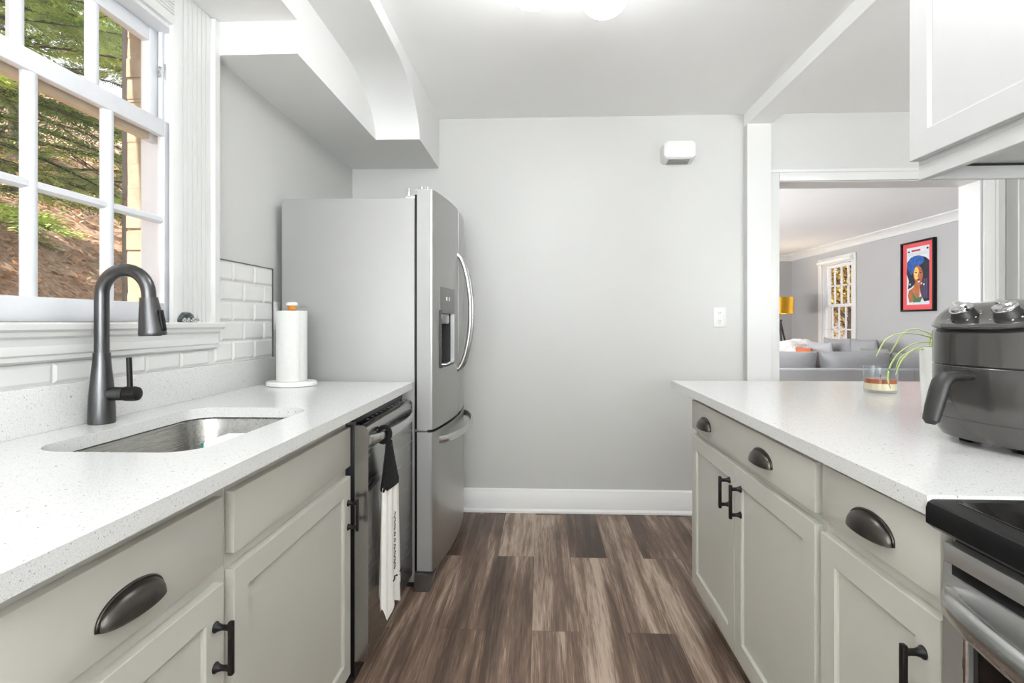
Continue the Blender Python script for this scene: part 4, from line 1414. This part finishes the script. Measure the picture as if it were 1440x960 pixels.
mb = MB()
nx, ny = 60, 60
V = [[mb.bm.verts.new((-1.5 - 32 * i / nx, -12 + 50 * j / ny, hz(-1.5 - 32 * i / nx, -12 + 50 * j / ny))) for j in range(ny + 1)] for i in range(nx + 1)]
for i in range(nx):
    for j in range(ny):
        mb.bm.faces.new((V[i][j], V[i + 1][j], V[i + 1][j + 1], V[i][j + 1]))
struct('ground_hillside', mb, M['hill'], 'leaf covered hillside outside the sink window', 'hillside', True)
struct('ground_yard', MB().box(4.95, 40, -5, 50, -.7, -.5), M['hill'], 'leafy yard outside the living room window', 'yard')


def leaf_quad(vs, fs, p, d, up, ln, w):
    s_ = d.cross(up)
    if s_.length < 1e-4: return
    s_.normalize()
    b = len(vs)
    vs.extend([p, p + d * ln * .45 + s_ * w, p + d * ln, p + d * ln * .45 - s_ * w])
    fs.append((b, b + 1, b + 2, b + 3))


def conifer(name, loc, H, R, z_low, nb, mat, label, seed, dens=1.0):
    rnd = random.Random(seed)
    t = thing(name, label, 'tree', loc)
    L0 = Vector(loc)
    mb = MB().tube([L0 + Vector((0, 0, 0)), L0 + Vector((.05, .03, H * .5)), L0 + Vector((0, 0, H))], [.20, .12, .02], 10)
    vs, fs = [], []
    for b in range(nb):
        f = (b + rnd.random()) / nb
        z = z_low + (H - z_low) * f * .97
        ln = R * (1 - .62 * f) * rnd.uniform(.75, 1.1)
        az = rnd.uniform(0, 2 * PI)
        d = Vector((math.cos(az), math.sin(az), 0))
        side = Vector((-d.y, d.x, 0))
        pts = []
        for k in range(9):
            u = k / 8
            pts.append(L0 + Vector((0, 0, z)) + d * ln * u + Vector((0, 0, ln * (.10 * u - .34 * u * u + .10 * u ** 3))) + side * .12 * math.sin(3 * u + b))
        mb.tube(pts, [.035 * (1 - .9 * k / 8) + .004 for k in range(9)], 6)
        nt = int(ln * 13 * dens)
        for q in range(nt):
            u = .18 + .82 * (q + rnd.random()) / nt
            kk = min(7, int(u * 8))
            p = pts[kk].lerp(pts[kk + 1], u * 8 - kk)
            for sd in (-1, 1):
                tl_ = rnd.uniform(.22, .55) * (1.15 - .6 * u)
                td = (d * rnd.uniform(.4, 1.0) + side * sd * rnd.uniform(.5, 1) + Vector((0, 0, rnd.uniform(-.35, .15)))).normalized()
                up = Vector((rnd.uniform(-.3, .3), rnd.uniform(-.3, .3), 1)).normalized()
                ts = td.cross(up).normalized()
                nl = 7
                for w in range(nl):
                    v = (w + .5) / nl
                    pp = p + td * tl_ * v + Vector((0, 0, -.10 * tl_ * v * v))
                    for s2 in (-1, 1):
                        ld = (td * .8 + ts * s2 * rnd.uniform(.5, .9) + Vector((0, 0, rnd.uniform(-.35, .2)))).normalized()
                        leaf_quad(vs, fs, pp, ld, up, rnd.uniform(.07, .13) * (1.2 - .5 * v), rnd.uniform(.008, .016))
                leaf_quad(vs, fs, p + td * tl_ * .85, td, up, .12, .012)
    mb.build('trunk', M['bark'], t)
    me = bpy.data.meshes.new('foliage')
    me.from_pydata([tuple(v - L0) for v in vs], [], fs)
    me.materials.append(mat)
    o = bpy.data.objects.new('foliage', me)
    COL.objects.link(o)
    o.parent = t
    return t


conifer('conifer_tree', (-7.7, 6.3, hz(-7.7, 6.3) - .1), 9.0, 3.9, .7, 104, M['needles'], 'bright green conifer whose boughs fill the sink window panes', 11, 1.5)
conifer('conifer_tree', (-8.3, 11.6, hz(-8.3, 11.6) - .1), 8.0, 3.0, 1.6, 54, M['needles'], 'green conifer beside the dark shutter, seen through the window edge', 15, 1.2)
conifer('conifer_tree', (-13.5, 13.2, hz(-13.5, 13.2) - .1), 9.0, 3.6, .8, 60, M['needles2'], 'darker conifer uphill behind the bright green ones', 12, 1.0)


def bare_tree(name, loc, H, label, seed):
    rnd = random.Random(seed)
    mb = MB()
    L0 = Vector(loc)

    def grow(p, d, ln, r, lev):
        pts = [p]
        for k in range(4):
            d = (d + Vector((rnd.uniform(-.2, .2), rnd.uniform(-.2, .2), rnd.uniform(-.05, .15)))).normalized()
            pts.append(pts[-1] + d * ln / 4)
        mb.tube(pts, [r * (1 - .13 * k) for k in range(5)], 6)
        if lev:
            for k in range(3):
                q = pts[rnd.randint(1, 4)]
                nd = (d + Vector((rnd.uniform(-1, 1), rnd.uniform(-1, 1), rnd.uniform(-.1, .6)))).normalized()
                grow(q, nd, ln * rnd.uniform(.45, .7), r * .5, lev - 1)
    grow(L0, Vector((0, 0, 1)), H, .05, 3)
    o = mb.build(name, M['bark'])
    return tag(o, label, 'tree')


bare_tree('bare_sapling', (-7.6, 9.8, hz(-7.6, 9.8) - .1), 2.2, 'thin bare sapling on the leafy slope under the conifers', 3)
bare_tree('bare_sapling', (-10.6, 14.2, hz(-10.6, 14.2) - .1), 2.8, 'bare sapling higher up the leafy slope', 5)
# fallen leaves on the slope: nobody could count them
vs, fs = [], []
rnd = random.Random(4)
for k in range(9000):
    x = rnd.uniform(-17, -6); y = rnd.uniform(5.5, 21)
    p = Vector((x, y, hz(x, y) + .03))
    a = rnd.uniform(0, 2 * PI)
    leaf_quad(vs, fs, p, Vector((math.cos(a), math.sin(a), rnd.uniform(-.1, .7))).normalized(), Vector((0, 0, 1)), rnd.uniform(.10, .2), rnd.uniform(.03, .05))
me = bpy.data.meshes.new('fallen_leaves')
me.from_pydata([tuple(v) for v in vs], [], fs)
me.materials.append(M['litter_leaf'])
o = bpy.data.objects.new('fallen_leaves', me)
COL.objects.link(o)
tag(o, 'brown fallen leaves scattered over the hillside', 'leaves', kind='stuff')


def leafy_tree(name, loc, H, R, mat, label, seed, n=9000):
    rnd = random.Random(seed)
    t = thing(name, label, 'tree', loc)
    L0 = Vector(loc)
    mb = MB().tube([L0, L0 + Vector((.1, 0, H * .5)), L0 + Vector((0, 0, H * .9))], [.16, .1, .03], 10)
    cl = []
    for k in range(26):
        a = rnd.uniform(0, 2 * PI); r = R * rnd.random() ** .5; z = H * rnd.uniform(.32, 1.0)
        c = L0 + Vector((math.cos(a) * r, math.sin(a) * r, z))
        cl.append(c)
        mb.tube([L0 + Vector((0, 0, z * .7)), (L0 + Vector((0, 0, z * .85)) + c) / 2, c], [.04, .025, .008], 6)
    mb.build('trunk', M['bark'], t)
    vs, fs = [], []
    for k in range(n):
        c = rnd.choice(cl)
        p = c + Vector((rnd.gauss(0, .42), rnd.gauss(0, .42), rnd.gauss(0, .34)))
        d = Vector((rnd.uniform(-1, 1), rnd.uniform(-1, 1), rnd.uniform(-1, .5))).normalized()
        leaf_quad(vs, fs, p, d, Vector((rnd.uniform(-.5, .5), rnd.uniform(-.5, .5), 1)).normalized(), rnd.uniform(.09, .16), .035)
    me = bpy.data.meshes.new('foliage')
    me.from_pydata([tuple(v - L0) for v in vs], [], fs)
    me.materials.append(mat)
    o = bpy.data.objects.new('foliage', me)
    COL.objects.link(o)
    o.parent = t


leafy_tree('autumn_tree', (9.6, 17.0, -.5), 5.2, 2.2, M['yellow'], 'yellow leaved tree outside the living room window', 21, 22000)
sh = thing('garden_shed', 'pale sided shed in the yard outside the living room window', 'shed', (13, 21, -.5))
mb = MB().box(11.5, 14.5, 20, 23, -.5, 1.55)
for k in range(14):
    mb.box(11.48, 14.52, 19.98, 23.02, -.45 + k * .14, -.36 + k * .14)
mb.build('wall', M['siding'], sh)
MB().prism([(11.2, 1.55), (14.8, 1.55), (13.0, 2.5)], 'y', 19.8, 23.2).build('roof', M['shutter'], sh)
